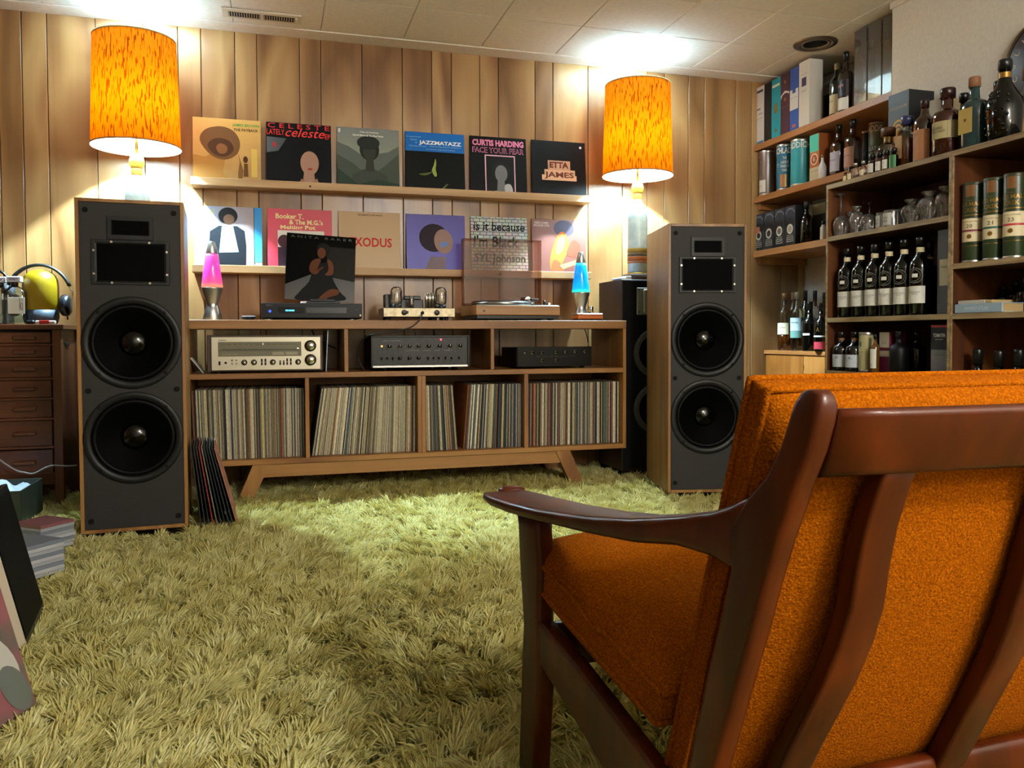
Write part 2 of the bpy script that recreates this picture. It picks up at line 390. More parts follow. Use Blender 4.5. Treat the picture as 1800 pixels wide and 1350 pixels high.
# ------------------------------------------------------------------ floor speakers
GREYB = mottled('speaker_baffle', '181614', '1f1c1a', 260, 0.65, bump=.05)
HORN = pr('horn_plastic', '131312', 0.45, spec=.3)
CONE = pr('woofer_cone', '020202', 0.6, spec=.04)
DUST = pr('dust_cap', '020202', 0.14, spec=.45)
SCREW = pr('screw_steel', 'b0a898', 0.3, 1.0)
def tower(loc, rz, label):
    t = thing('floor_speaker', label, 'speaker', loc, rz, 'tower speakers')
    W, H, D = .362, 1.215, .41
    cab = MB()
    k = .013
    cab.rbox(-W/2, -W/2+k, 0, D, 0, H, .0015).rbox(W/2-k, W/2, 0, D, 0, H, .0015).rbox(-W/2+k, W/2-k, 0, D, H-k, H, .0015).rbox(-W/2+k, W/2-k, 0, D, 0, k, .0015)
    cab.build('cabinet', TEAKZ, t)
    MB().box(-W/2+k, W/2-k, D-.012, D-.002, k, H-k).build('back_panel', BLACKM, t)
    MB().box(-W/2+k, W/2-k, .060, .07, k, H-k).build('baffle_core', BLACKM, t)
    # baffle with four real openings: strips around horn mouths and woofer holes
    bo = MB(); YB = .004; x0, x1, z0, z1 = -W/2+k+.001, W/2-k-.001, k+.001, H-k-.001
    n = 48; cz1, cz2, rr = .694, .345, .160
    def ringplate(cz_, za, zb):
        ring = []; out = []
        for i in range(n):
            a = 2*PI*i/n; ca, sa = math.cos(a), math.sin(a); ring.append((rr*ca, YB, cz_+rr*sa))
            s = min((x1-0)/abs(ca) if abs(ca) > 1e-6 else 9, ((zb-cz_) if sa > 0 else (cz_-za))/abs(sa) if abs(sa) > 1e-6 else 9)
            out.append((s*ca, YB, cz_+s*sa))
        bo.add(ring+out, [(i, (i+1) % n, n+(i+1) % n, n+i) for i in range(n)])
        cs = [(x0, YB, za), (x1, YB, za), (x1, YB, zb), (x0, YB, zb)]
        for ci, (cx, _, czz) in enumerate(cs):
            a = math.atan2(czz-cz_, cx) % (2*PI); i = int(a/(2*PI)*n); bo.add([out[i], cs[ci], out[(i+1) % n]], [(0, 1, 2)])
    ringplate(cz2, z0, .5195); ringplate(cz1, .5195, .885)
    bo.box(x0, x1, YB, YB+.004, .885, z1)
    bo.build('baffle', GREYB, t)
    for cz_ in (cz1, cz2):
        w_ = MB().lathe([(.158, .0), (.169, -.001), (.169, -.006), (.166, -.0085), (.146, -.0085), (.143, -.004), (.141, .003)], 48).build('woofer_frame', HORN, t, loc=(0, .004, cz_))
        w_.rotation_euler = (R(-90), 0, 0)
        def axis(o): o.parent = w_; return o
        axis(MB().lathe([(.141, .003), (.138, -.001), (.132, -.003), (.126, .0), (.124, .004)], 48).build('surround', pr('rubber', '040404', .5, spec=.15), w_))
        axis(MB().lathe([(.124, .004), (.05, .040), (.046, .042)], 48).build('cone', CONE, w_))
        axis(MB().lathe([(.05, .040), (.045, .031), (.033, .024), (.017, .020), (.0005, .0185)], 32).build('dust_cap', DUST, w_))
        for q in range(4):
            a = PI/4+q*PI/2; axis(MB().solid([(.0055, -.0105), (.0055, -.008)], 10, (.157*math.cos(a), .157*math.sin(a), 0)).build('screw', BLACKP, w_))
    def horn(name, W2, zt, zb, ow, oh, dep):
        zc = (zt+zb)/2; hh = (zt-zb)/2; p = MB(); yb = .003
        A = [(-W2, zc-hh), (W2, zc-hh), (W2, zc+hh), (-W2, zc+hh)]; B = [(-ow, zc-oh), (ow, zc-oh), (ow, zc+oh), (-ow, zc+oh)]
        C2 = [(-ow*.25, zc-oh*.3), (ow*.25, zc-oh*.3), (ow*.25, zc+oh*.3), (-ow*.25, zc+oh*.3)]
        rg = lambda P, y: [(x, y, z) for x, z in P]
        p.loft([rg(A, yb), rg([(x*.99, zc+(z-zc)*.98) for x, z in A], yb-.006), rg([(x*1.06, zc+(z-zc)*1.08) for x, z in B], yb-.006), rg(B, yb-.003)], smooth=False, cap=False)
        o = p.build(name, HORN, t)
        MB().loft([rg(B, yb-.003), rg([(x*.7, zc+(z-zc)*.75) for x, z in B], yb+.004), rg(C2, yb+.006)], smooth=False, cap=True).build('throat', CONE, o)
        return o
    o = horn('tweeter_horn', .077, H-.060, H-.146, .060, .0245, .05)
    for sx in (-1, 1):
        for sz in (-1, 1): MB().cyl((sx*.068, -.0025, H-.103+sz*.035), (sx*.068, -.0045, H-.103+sz*.035), .004, 8).build('screw', BLACKP, o)
    o = horn('midrange_horn', .131, H-.148, H-.310, .112, .067, .05)
    for sx, sz in ((-.063, .074), (.063, .074), (-.063, -.074), (.063, -.074), (-.1215, .042), (.1215, .042), (-.1215, -.042), (.1215, -.042)):
        MB().cyl((sx, -.0025, H-.229+sz), (sx, -.005, H-.229+sz), .0042, 10).build('screw', SCREW, o)
    for sx, sz in ((-.147, H-.042), (.147, H-.042), (-.148, .520), (.148, .520), (-.147, .045), (.147, .045)):
        MB().cyl((sx, .0035, sz), (sx, .0005, sz), .010, 14).build('grille_socket', BLACKM, t)
    return t
PZ = .037   # height of the pressed-down carpet pile
tower((-.5005, -1.0076, PZ), math.atan2(.0225, .3685), 'tall tower speaker in front of the drawer chest, left of the console')
tower((1.699+.181*.977, -.9477-.181*.2135, PZ), math.atan2(-.2135, .977), 'tall tower speaker with oak side showing, right of the console')

# the older dark speakers that carry the lamps
DKW = wood('dark_walnut', '2a1a10', '3a2616', '4a3220', 'Z', .45, rings=6, scale=4)
def old_speaker(x0, lab, vis):
    t = thing('dark_floor_speaker', lab, 'speaker', (x0+.155, -.405, 0.0), 0, 'dark lamp-bearing speakers')
    MB().rbox(-.155, .155, .004, .31, .05, 1.040, .002).build('cabinet', DKW, t)
    MB().rbox(-.150, .150, 0, .0038, .055, 1.035, .001).build('front_panel', BLACKM, t)
    MB().rbox(-.15, .15, .02, .30, 0.0, .049, .002).build('base', BLACKM, t)
    for z in (.66, .37):
        w_ = MB().lathe([(.098, 0), (.128, -.002), (.130, -.007), (.100, -.008), (.096, -.002)], 40).build('woofer_ring', pr('grey_ring', '34363a', .5), t, loc=(.035, -.0005, z)); w_.rotation_euler = (R(-90), 0, 0)
        MB().lathe([(.096, -.002), (.03, -.0005), (.0005, -.0025)], 32).build('cone', CONE, w_)
    h = MB().rbox(-.075, .095, -.012, -.0005, .858, .998, .003).build('tweeter_plate', pr('grey_plate', '6e7068', .5), t)
    mb = MB().rbox(-.045, .09, -.030, -.0125, .866, .99, .006).build('horn_lens', pr('grey_lens', '7b7d74', .45), h)
    for k in range(5): MB().rbox(-.02, .03, -.0312, -.0302, .893+k*.012, .899+k*.012, .0004).build('slot', BLACKM, h)
    for z in (.872, .984): MB().cyl((-.066, -.0122, z), (-.066, -.0145, z), .004, 8).build('screw', BLACKP, h)
    return t
old_speaker(1.715, 'dark walnut speaker with grey horn plate, half hidden behind the right tower', True)
old_speaker(-.740, 'dark speaker standing behind the left tower, carrying the left lamp', False)

# ------------------------------------------------------------------ table lamps
def shade_mat():
    mt = bpy.data.materials.new('orange_lampshade_fabric'); mt.use_nodes = True; nt = mt.node_tree; nt.nodes.clear(); L = nt.links.new
    def N(t): return nt.nodes.new(t)
    out = N('ShaderNodeOutputMaterial'); tc = N('ShaderNodeTexCoord')
    mp = N('ShaderNodeMapping'); mp.inputs['Scale'].default_value = (1, 1, .11); L(tc.outputs['Object'], mp.inputs[0])
    n1 = N('ShaderNodeTexNoise'); n1.inputs['Scale'].default_value = 190; n1.inputs['Detail'].default_value = .5; n1.inputs['Distortion'].default_value = .5; L(mp.outputs[0], n1.inputs['Vector'])
    r = N('ShaderNodeValToRGB'); e = r.color_ramp.elements; e[0].position = .575; e[0].color = (*lin('ea5e00'), 1); e[1].position = .61; e[1].color = (*lin('8a2c00'), 1); L(n1.outputs[0], r.inputs[0])
    df = N('ShaderNodeBsdfDiffuse'); df.inputs[0].default_value = (*lin('d88f3c'), 1); trn = N('ShaderNodeBsdfTranslucent'); L(r.outputs[0], trn.inputs[0])
    # inside is a white lining
    ge = N('ShaderNodeNewGeometry'); mxc = N('ShaderNodeMix'); mxc.data_type = 'RGBA'; mxc.inputs[7].default_value = (*lin('b4b8ba'), 1); L(ge.outputs['Backfacing'], mxc.inputs[0]); L(mxc.outputs[2], df.inputs[0])
    r3 = N('ShaderNodeValToRGB'); e = r3.color_ramp.elements; e[0].position = .575; e[0].color = (*lin('b25c10'), 1); e[1].position = .61; e[1].color = (*lin('6e2c06'), 1); L(n1.outputs[0], r3.inputs[0]); L(r3.outputs[0], mxc.inputs[6])
    mx = N('ShaderNodeMixShader'); mx.inputs[0].default_value = .0150; L(df.outputs[0], mx.inputs[1]); L(trn.outputs[0], mx.inputs[2]); L(mx.outputs[0], out.inputs[0]); return mt
SHADE = shade_mat()
CERW = pr('glazed_white_ceramic', 'dfe6e4', .35)
CERB = mottled('glazed_pale_blue', 'b4c9c6', 'd6e2de', 30, .35)
def table_lamp(loc, label):
    t = thing('table_lamp', label, 'lamp', loc, 0, 'matching retro table lamps')
    # loc z = top of the speaker (1.040)
    MB().rbox(-.075, .075, -.075, .075, 0, .001).build('felt_pad', BLACKM, t)
    MB().solid([(.083, .001), (.085, .004), (.085, .032), (.082, .035)], 36).build('wood_base', DKW, t)
    MB().solid([(.058, .0352), (.058, .042), (.052, .045)], 32).build('brass_foot', BRASS, t)
    b = MB().solid([(.050, .0452), (.052, .05), (.0525, .20), (.0535, .30), (.053, .335), (.049, .362), (.041, .385), (.032, .405), (.0245, .425), (.021, .440)], 36).build('body', CERB, t)
    def band(z0, z1, m): MB().lathe([(.0527, z0), (.0542, z0+.002), (.0545, z1-.002), (.0532, z1)], 36).build('stripe', m, b)
    band(.095, .104, pr('stripe_orange', 'b5642a', .4)); band(.106, .130, pr('stripe_rust', 'a4521e', .4)); band(.132, .146, pr('stripe_brown', '5e4426', .4)); band(.148, .174, pr('stripe_ochre', '9b7428', .4))
    MB().lathe([(.0225, .436), (.0235, .440), (.0235, .462), (.0225, .466)], 28).build('neck_collar', pr('neck_orange', 'c9762e', .4), t)
    MB().solid([(.022, .4662), (.028, .474), (.0325, .490), (.032, .503), (.027, .519), (.018, .530), (.012, .534)], 28).build('neck_ball', pr('neck_yellow', 'c9a23a', .35), t)
    MB().cyl((0, 0, .534), (0, 0, .70), .007, 12).build('stem', BRASS, t)
    so = MB().solid([(.016, .64), (.017, .645), (.017, .69), (.014, .695)], 20).build('socket', BRASS, t)
    bl = MB().solid([(.0125, .695), (.014, .705), (.026, .735), (.029, .752), (.024, .772), (.010, .782)], 20)
    s = MB().lathe([(.186, .560), (.1855, .562), (.172, 1.038), (.1715, 1.040)], 64).build('lamp_shade', SHADE, t)
    # thin rolled rims, made so the light inside is not blocked
    MB().lathe([(.1865, .5585), (.1880, .5585), (.1880, .566), (.1868, .566), (.1865, .5585)], 64).build('bottom_rim', pr('shade_rim_brown', '9c6a3a', .7), s)
    MB().lathe([(.1715, 1.033), (.1735, 1.033), (.1728, 1.041), (.1712, 1.041), (.1715, 1.033)], 64).build('top_rim', pr('shade_rim_tan', 'a08456', .7), s)
    sp = MB()
    for k in range(3):
        a = k*2*PI/3+.3; sp.tube([(.012*math.cos(a), .012*math.sin(a), .545), (.186*math.cos(a), .186*math.sin(a), .562)], .0014, 6)
    sp.build('spider', BRASS, s)
    lamp_light('bulb_light', (0, 0, .735), BULB_POWER, BULB_COL, .016, t)
    return t
table_lamp((1.868, -.262, 1.040), 'orange drum-shade table lamp standing on the dark speaker at right')
table_lamp((-.583, -.262, 1.040), 'orange drum-shade table lamp rising behind the left tower speaker')
# ------------------------------------------------------------------ lounge chair in the foreground
CHW = wood('chair_walnut', '2c0e02', '3e1502', '521f04', 'Z', .34, coat=.12, rings=6, scale=5, stretch=.2, tint=.0, spec=.3)
def tweed():
    mt = pr('orange_tweed', 'a8560e', .95, spec=.05); nt, N, L, b = nodes(mt)
    tc = N('ShaderNodeTexCoord')
    n0 = N('ShaderNodeTexNoise', ins={'Scale': 9.0, 'Detail': 2.0}); L(tc.outputs['Object'], n0.inputs['Vector'])
    mp = N('ShaderNodeMapping'); mp.inputs['Scale'].default_value = (1, 1, 1.0); L(tc.outputs['Object'], mp.inputs[0])
    v = N('ShaderNodeTexVoronoi', ins={'Scale': 330.0, 'Randomness': .8}); L(mp.outputs[0], v.inputs['Vector'])
    n2 = N('ShaderNodeTexNoise', ins={'Scale': 330.0, 'Detail': 2.0}); L(mp.outputs[0], n2.inputs['Vector'])
    r = ramp(N, L, n2.outputs[0], [(.25, '743800'), (.52, '904a00'), (.78, 'a85e06')])
    mx = N('ShaderNodeMix'); mx.data_type = 'RGBA'; mx.blend_type = 'MULTIPLY'; mx.inputs[0].default_value = .35
    r2 = ramp(N, L, v.outputs['Distance'], [(.0, 'ffffff'), (.8, '6a5028')]); L(r.outputs[0], mx.inputs[6]); L(r2.outputs[0], mx.inputs[7]); L(mx.outputs[2], b.inputs['Base Color'])
    bp = N('ShaderNodeBump', ins={'Strength': .6, 'Distance': .0016}); L(v.outputs['Distance'], bp.inputs['Height']); bp.invert = True; L(bp.outputs[0], b.inputs['Normal'])
    return mt
TWEED = tweed()
PH_AX = YAW-R(19.0); PH_S = R(7.0)          # chair axis heading, splay of the side frames
P0 = np.array([.4805, -3.6283, 0.0])          # rear edge of the left post, projected to the floor
ch = thing('lounge_chair', 'walnut lounge chair with orange tweed cushions, seen from behind at right', 'chair', tuple(P0))
_fax = np.array([math.sin(PH_AX), math.cos(PH_AX), 0]); _rax = np.array([math.cos(PH_AX), -math.sin(PH_AX), 0])
CW = .70
def side(u, v, z, left=True):
    """point of a side frame: u forward, v inward, z up (local to the chair)"""
    a = PH_AX-PH_S if left else PH_AX+PH_S
    f_ = np.array([math.sin(a), math.cos(a), 0]); n_ = np.array([math.cos(a), -math.sin(a), 0])*(1 if left else -1)
    b = np.zeros(3) if left else _rax*CW
    p = b+f_*u+n_*v; return (p[0], p[1], z)
def axp(u, v, z):
    p = _fax*u+_rax*v; return (p[0], p[1], z)
def rring(c, du, dv, n=16, e=3.2):
    """rounded-rectangle ring (superellipse) of half sizes du (first axis), dv (second)"""
    out = []
    for i in range(n):
        a = 2*PI*(i+.5)/n; ca, sa = math.cos(a), math.sin(a)
        out.append((du*math.copysign(abs(ca)**(2/e), ca), dv*math.copysign(abs(sa)**(2/e), sa)))
    return out
def rrect(du, dv, r=.006, k=4):
    r = min(r, du*.95, dv*.95); out = []
    for cx_, cy_, a_ in ((du-r, dv-r, 0), (-du+r, dv-r, 90), (-du+r, -dv+r, 180), (du-r, -dv+r, 270)):
        for q in range(k):
            t_ = R(a_+90*q/(k-1)); out.append((cx_+r*math.cos(t_), cy_+r*math.sin(t_)))
    return out
for left in (True, False):
    S = lambda u, v, z: side(u, v, z, left)
    # back post: back edge / front edge measured down the height
    prof = [(.698, .008, .024), (.694, .002, .032), (.684, .000, .037), (.668, .004, .042), (.64, .013, .053), (.607, .028, .072), (.58, .038, .100), (.545, .053, .125), (.502, .068, .123), (.44, .088, .140), (.377, .110, .160), (.30, .136, .182), (.252, .153, .195), (.18, .150, .185), (.10, .120, .150), (.0, .075, .105)]
    rings = []
    for z, ub, uf in prof:
        uc, du = (ub+uf)/2, (uf-ub)/2; dv = .0150 if z < .675 else .0138 if z < .69 else .0105
        rings.append([S(uc+a, .0150+b, z) for a, b in rrect(du, dv, .008)])
    MB().loft(rings).build('back_post', CHW, ch)
    # arm: sections along u
    sec = [(.088, .586, .520, .004, .026), (.105, .581, .505, .003, .027), (.125, .570, .500, .002, .028), (.152, .558, .506, .000, .030), (.212, .541, .506, -.006, .036), (.292, .523, .492, -.013, .046), (.386, .508, .484, -.022, .056), (.515, .493, .474, -.026, .066), (.62, .485, .466, -.026, .070), (.70, .480, .463, -.022, .070), (.735, .478, .464, -.016, .066), (.752, .476, .467, -.008, .058)]
    rings = [[S(u, (v0+v1)/2+a, (zt+zb)/2+b) for a, b in rrect((v1-v0)/2, (zt-zb)/2, .009)] for u, zt, zb, v0, v1 in sec]
    MB().loft(rings).build('armrest', CHW, ch)
    # notch lip at the front of the arm
    MB().loft([[S(u, .045+a*k, .473+b*k) for a, b in rring(0, .022, .010, 12)] for u, k in ((.735, 1.0), (.760, .95), (.772, .5))]).build('arm_tip', CHW, ch)
    # front leg
    prof = [(.472, .572, .650), (.44, .575, .642), (.38, .566, .637), (.315, .572, .628), (.28, .568, .624), (.227, .566, .630), (.12, .578, .637), (.0, .590, .646)]
    rings = [[S((a0+a1)/2+a, .020+b, z) for a, b in rrect((a1-a0)/2, .016, .008)] for z, a0, a1 in prof]
    MB().loft(rings).build('front_leg', CHW, ch)
    # side seat rail
    prof = [(.600, .310, .238), (.572, .303, .234), (.465, .275, .192), (.372, .247, .150), (.273, .216, .128), (.16, .185, .118)]
    rings = [[S(u, .020+a, (zt+zb)/2+b) for a, b in rrect(.0135, (zt-zb)/2, .006)] for u, zt, zb in prof]
    MB().loft(rings).build('side_rail', CHW, ch)
# back: recline line u(z) of the rear faces along the chair axis
def ub(z): return np.interp(z, [.10, .276, .377, .44, .502, .607, .668, .70], [.200, .143, .104, .084, .066, .028, .005, -.006])
vv = np.linspace(.030, CW-.030, 13)
rings = []
for v in vv:
    bow = -.022*math.sin(PI*(v-.03)/(CW-.06))
    rings.append([axp(ub(.645+b)+.014+bow+a, v, .645+b) for a, b in rrect(.0125, .0345, .008)])
MB().loft(rings).build('top_rail', CHW, ch)
rings = [[axp(ub(.20)+.016+a, v, .183+b) for a, b in rring(0, .0125, .030, 16, 4)] for v in np.linspace(.03, CW-.03, 5)]
MB().loft(rings).build('lower_rail', CHW, ch)
rings = [[axp(.585+a, v, .255+b) for a, b in rring(0, .0125, .036, 16, 4)] for v in np.linspace(-.03, CW+.03, 5)]
MB().loft(rings).build('front_rail', CHW, ch)
for vt, vb in ((.122, .086), (.350, .350), (.578, .614)):
    rings = []; sg = 1 if vt < .3 else -1 if vt > .4 else 0
    for z in np.linspace(.15, .640, 12):
        v = np.interp(z, [.15, .30, .44, .56, .64], [vb-.004*sg, vb+.012*sg, (vb+vt)/2+.016*sg, vt-.004*sg, vt]); hw = np.interp(z, [.15, .43, .64], [.024, .0235, .0205])
        k_ = np.clip((.60-z)/.12, 0, 1); bow = -.022*math.sin(PI*(v-.03)/(CW-.06))*np.clip((z-.2)/.45, 0, 1) - .016*k_*math.sin(PI*np.clip((z-.15)/.45, 0, 1))
        rings.append([axp(ub(z)+.020+bow+a, v+b, z) for a, b in rrect(.0135, hw, .005)])
    MB().loft(rings).build('back_slat', CHW, ch)
# cushions: pillow-shaped boxes, built on a grid and inflated
def pillow(o3, ex, ey, ez, n=(26, 20), puff=.02, edge=.30, crease=None):
    """o3: centre; ex, ey half-axes of the face (vectors), ez half thickness vector"""
    o3, ex, ey, ez = (np.array(q, float) for q in (o3, ex, ey, ez)); nx, ny = n; L = np.linalg.norm(ez); en = ez/L
    vs = []; idx = {}
    def prof(t):   # 1 in the middle, falling with a round shoulder
        return (1-abs(t)**5)**.5 if abs(t) < 1 else 0.0
    for sgn in (1, -1):
        for i in range(nx+1):
            for j in range(ny+1):
                s = -1+2*i/nx; t = -1+2*j/ny
                s2 = math.copysign(1-(1-abs(s))**1.6, s); t2 = math.copysign(1-(1-abs(t))**1.6, t)
                h = max(.0, prof(s2)*prof(t2)); h = .30+.70*h
                bulge = puff*(1-s2*s2)*(1-t2*t2)
                k = 1.0 - .018*(1-h)*2
                p = o3+ex*s2*(.985+.015*h)+ey*t2*(.985+.015*h)+sgn*(ez*h+en*bulge)
                if crease is not None and sgn > 0: p = p+en*crease(s2, t2)
                idx[sgn, i, j] = len(vs); vs.append(tuple(p))
    fs = []
    for sgn in (1, -1):
        for i in range(nx):
            for j in range(ny): fs.append((idx[sgn, i, j], idx[sgn, i+1, j], idx[sgn, i+1, j+1], idx[sgn, i, j+1]))
    bd = [(i, 0) for i in range(nx)]+[(nx, j) for j in range(ny)]+[(i, ny) for i in range(nx, 0, -1)]+[(0, j) for j in range(ny, 0, -1)]
    for q in range(len(bd)):
        a, b = bd[q], bd[(q+1) % len(bd)]; fs.append((idx[1, a[0], a[1]], idx[1, b[0], b[1]], idx[-1, b[0], b[1]], idx[-1, a[0], a[1]]))
    m = MB(); m.add(vs, fs, True); rim = [vs[idx[1, i, j]] for i, j in bd]; rim2 = [vs[idx[-1, i, j]] for i, j in bd]
    return m, rim, rim2
def local(p): return np.array(axp(*p))
# back cushion: reclined plane, from z .30 to .715
za, zb_ = .135, .674; th = .052
ua, ubb = ub(za), ub(zb_)
up = local((ubb-ua, 0, zb_-za))/2; nrm = local(((zb_-za), 0, -(ubb-ua))); nrm = nrm/np.linalg.norm(nrm)
ctr = (local((ua, 0, za))+local((ubb, 0, zb_)))/2+np.array(axp(0, CW/2-.005, 0))+nrm*(th+.036)
m_, rim, rim2 = pillow(ctr, np.array(axp(CW/2+.005, 0, 0))*0+_rax*(CW/2+.002), up, nrm*th, puff=.022)
bc = m_.build('back_cushion', TWEED, ch)
for rm in (rim, rim2): MB().tube(list(rm)+[rm[0]], .0042, 6).build('piping', TWEED, bc)
# seat cushion: slopes down to the rear
sa, sb = local((.640, 0, .373)), local((.265, 0, .276)); fwd = (sa-sb)/2
nrm = np.cross(_rax, fwd); nrm = nrm/np.linalg.norm(nrm); nrm = nrm if nrm[2] > 0 else -nrm
ctr = (sa+sb)/2+_rax*(CW/2)+nrm*.012
def cr(s, t): return -.012*math.exp(-((t+.1-.25*(s+1)*(s+1))/.10)**2)*max(0, -s+.1)
m_, rim, rim2 = pillow(ctr, _rax*(CW/2+.004), fwd, nrm*.070, puff=.018, crease=cr)
m_.v=[tuple(np.array(p)+_rax*((np.dot(p,_rax)-CW/2)*.17*max(0,np.dot(p,_fax)-.1)/.5)) for p in m_.v]
rim=[tuple(np.array(p)+_rax*((np.dot(p,_rax)-CW/2)*.17*max(0,np.dot(p,_fax)-.1)/.5)) for p in rim]; rim2=[tuple(np.array(p)+_rax*((np.dot(p,_rax)-CW/2)*.17*max(0,np.dot(p,_fax)-.1)/.5)) for p in rim2]
sc_ = m_.build('seat_cushion', TWEED, ch)
for rm in (rim, rim2): MB().tube(list(rm)+[rm[0]], .0038, 6).build('piping', TWEED, sc_)

# ------------------------------------------------------------------ shag carpet pile
def tuft(seed, n=9):
    r = random.Random(seed); mb = MB()
    for _ in range(n):
        a = r.gauss(0, .55); lean = r.uniform(.75, 1.55); L_ = r.uniform(.032, .050); x, y = r.gauss(0, .0050), r.gauss(0, .0050); rad = r.uniform(.0015, .0025)
        curl = r.uniform(-.9, .9); pts = []; p = np.array([x, y, 0.0]); az = a
        for k in range(5):
            pts.append((tuple(p), rad*(1.0, 1.15, 1.15, .95, .30)[k]))
            th_ = lean*((k+1)/4)**.8; az = a+curl*k/4
            p = p+np.array([math.sin(th_)*math.cos(az), math.sin(th_)*math.sin(az), math.cos(th_)])*L_/4
        rings = [[(q[0]+rr_*math.cos(t), q[1]+rr_*math.sin(t), q[2]+rr_*.3*math.sin(t)) for t in (0, PI/2, PI, 3*PI/2)] for q, rr_ in pts]
        mb.loft(rings, True, cap=False)
    return mb
def shag():
    mt = pr('olive_shag_yarn', '8f8a3c', .9, spec=.15); nt, N, L, b = nodes(mt)
    oi = N('ShaderNodeObjectInfo'); at = N('ShaderNodeAttribute'); at.attribute_type = 'INSTANCER'; at.attribute_name = 'hue'
    r = ramp(N, L, at.outputs['Fac'], [(.0, 'b4a250'), (.35, 'd6cc84'), (.7, 'ece8ae'), (1.0, 'f6f4cc')])
    L(r.outputs[0], b.inputs['Base Color'])
    tr = N('ShaderNodeBsdfTranslucent'); L(r.outputs[0], tr.inputs[0]); mx = N('ShaderNodeMixShader'); mx.inputs[0].default_value = .48; L(b.outputs[0], mx.inputs[1]); L(tr.outputs[0], mx.inputs[2]); L(mx.outputs[0], nt.nodes['Material Output'].inputs[0]); return mt
SHAG = shag()
tc_ = bpy.data.collections.new('tuft_shapes')
for k in range(8):
    o = tuft(100+k).build('tuft_shape', SHAG); COL.objects.unlink(o); tc_.objects.link(o)
def field(x, y, s, seed):
    r = np.random.default_rng(seed); out = np.zeros_like(x)
    for _ in range(10):
        k = r.normal(size=2)*s; out += np.sin(k[0]*x+k[1]*y+r.uniform(0, 6.28))
    return out/math.sqrt(5)
sp_ = .0120
gx, gy = np.meshgrid(np.arange(-2.2, 2.74, sp_), np.arange(-3.75, -.01, sp_))
gx = (gx+rng.normal(0, .005, gx.shape)).ravel(); gy = (gy+rng.normal(0, .005, gy.shape)).ravel()
# keep what the room in view can show (a step to either side included)
cx_, cy_ = gx-CAM[0], gy-CAM[1]; dep = cx_*_f[0]+cy_*_f[1]; lat = cx_*_r[0]+cy_*_r[1]
keep = (dep > .75) & (np.abs(lat) < dep*.72+.35)
def foot(cx0, cy0, a, w2, d0, d1):
    dx, dy = gx-cx0, gy-cy0; lx = dx*math.cos(a)+dy*math.sin(a); ly = -dx*math.sin(a)+dy*math.cos(a)
    return (np.abs(lx) < w2) & (ly > d0) & (ly < d1)
TA1, TA2 = math.atan2(.0225, .3685), math.atan2(-.2135, .977)
keep &= ~foot(-.5005, -1.0076, TA1, .184, -.004, .41); keep &= ~foot(1.699+.181*.977, -.9477-.181*.2135, TA2, .184, -.004, .41)
keep &= ~((gx > 1.71) & (gx < 2.04) & (gy > -.40) & (gy < -.08)); keep &= ~((gx > -.75) & (gx < -.42) & (gy > -.40) & (gy < -.08))
keep &= ~((gx > 2.33) & (gy < -1.18)); keep &= ~((gx < -1.0) & (gy > -.30)); keep &= ~((gx > 2.80) & (gy > -1.18))
gx, gy = gx[keep], gy[keep]; npt = len(gx)
# yarn gathers in clumps a few centimetres wide: pull tufts towards jittered clump centres and share their lie
CS = .040; ci_, cj_ = np.floor(gx/CS).astype(int), np.floor(gy/CS).astype(int)
def hsh(i, j, k): 
    v_ = np.sin(i*127.1+j*311.7+k*74.7)*43758.5453; return v_-np.floor(v_)
best = np.full(npt, 9.0); bi = np.zeros(npt, int); bj = np.zeros(npt, int); bx_ = np.zeros(npt); by_ = np.zeros(npt)
for di in (-1, 0, 1):
    for dj in (-1, 0, 1):
        ii, jj = ci_+di, cj_+dj; px_, py_ = (ii+hsh(ii, jj, 1))*CS, (jj+hsh(ii, jj, 2))*CS; d2 = (px_-gx)**2+(py_-gy)**2; m_ = d2 < best
        best[m_] = d2[m_]; bi[m_] = ii[m_]; bj[m_] = jj[m_]; bx_[m_] = px_[m_]; by_[m_] = py_[m_]
gx = gx+(bx_-gx)*.42; gy = gy+(by_-gy)*.42
heading = 1.9*field(gx, gy, 3.0, 3)+2.6*(hsh(bi, bj, 3)-.5)+.5*field(gx, gy, 45.0, 6)+rng.normal(0, .45, npt)
hue = .52+.10*field(gx, gy, 2.2, 8)+.34*(hsh(bi, bj, 4)-.5)+rng.normal(0, .10, npt)
tilt = .9*(hsh(bi, bj, 5)-.45)+rng.normal(0, .12, npt)
scl = np.clip(.78+.50*hsh(bi, bj, 6)+rng.normal(0, .10, npt)-6.0*np.sqrt(best)*.9, .5, 1.4)
me = bpy.data.meshes.new('carpet_pile'); me.vertices.add(npt)
me.vertices.foreach_set('co', np.stack([gx, gy, np.zeros(npt)], 1).astype(np.float32).ravel())
for nm, tp, dt in (('rot', 'FLOAT_VECTOR', np.stack([np.zeros(npt), tilt, heading], 1)), ('scl', 'FLOAT', scl), ('hue', 'FLOAT', np.clip(hue, 0, 1)), ('pick', 'INT', rng.integers(0, 8, npt))):
    at = me.attributes.new(nm, tp, 'POINT')
    if tp == 'FLOAT_VECTOR': at.data.foreach_set('vector', dt.astype(np.float32).ravel())
    elif tp == 'INT': at.data.foreach_set('value', dt.astype(np.int32))
    else: at.data.foreach_set('value', dt.astype(np.float32))
me.materials.append(SHAG)
pile = bpy.data.objects.new('carpet_pile', me); COL.objects.link(pile); tag(pile, 'olive green shag carpet pile covering the whole floor', 'carpet', kind='stuff')
ng = bpy.data.node_groups.new('shag_pile', 'GeometryNodeTree')
ng.interface.new_socket('Geometry', in_out='INPUT', socket_type='NodeSocketGeometry'); ng.interface.new_socket('Geometry', in_out='OUTPUT', socket_type='NodeSocketGeometry')
G = ng.nodes.new; gi, go = G('NodeGroupInput'), G('NodeGroupOutput')
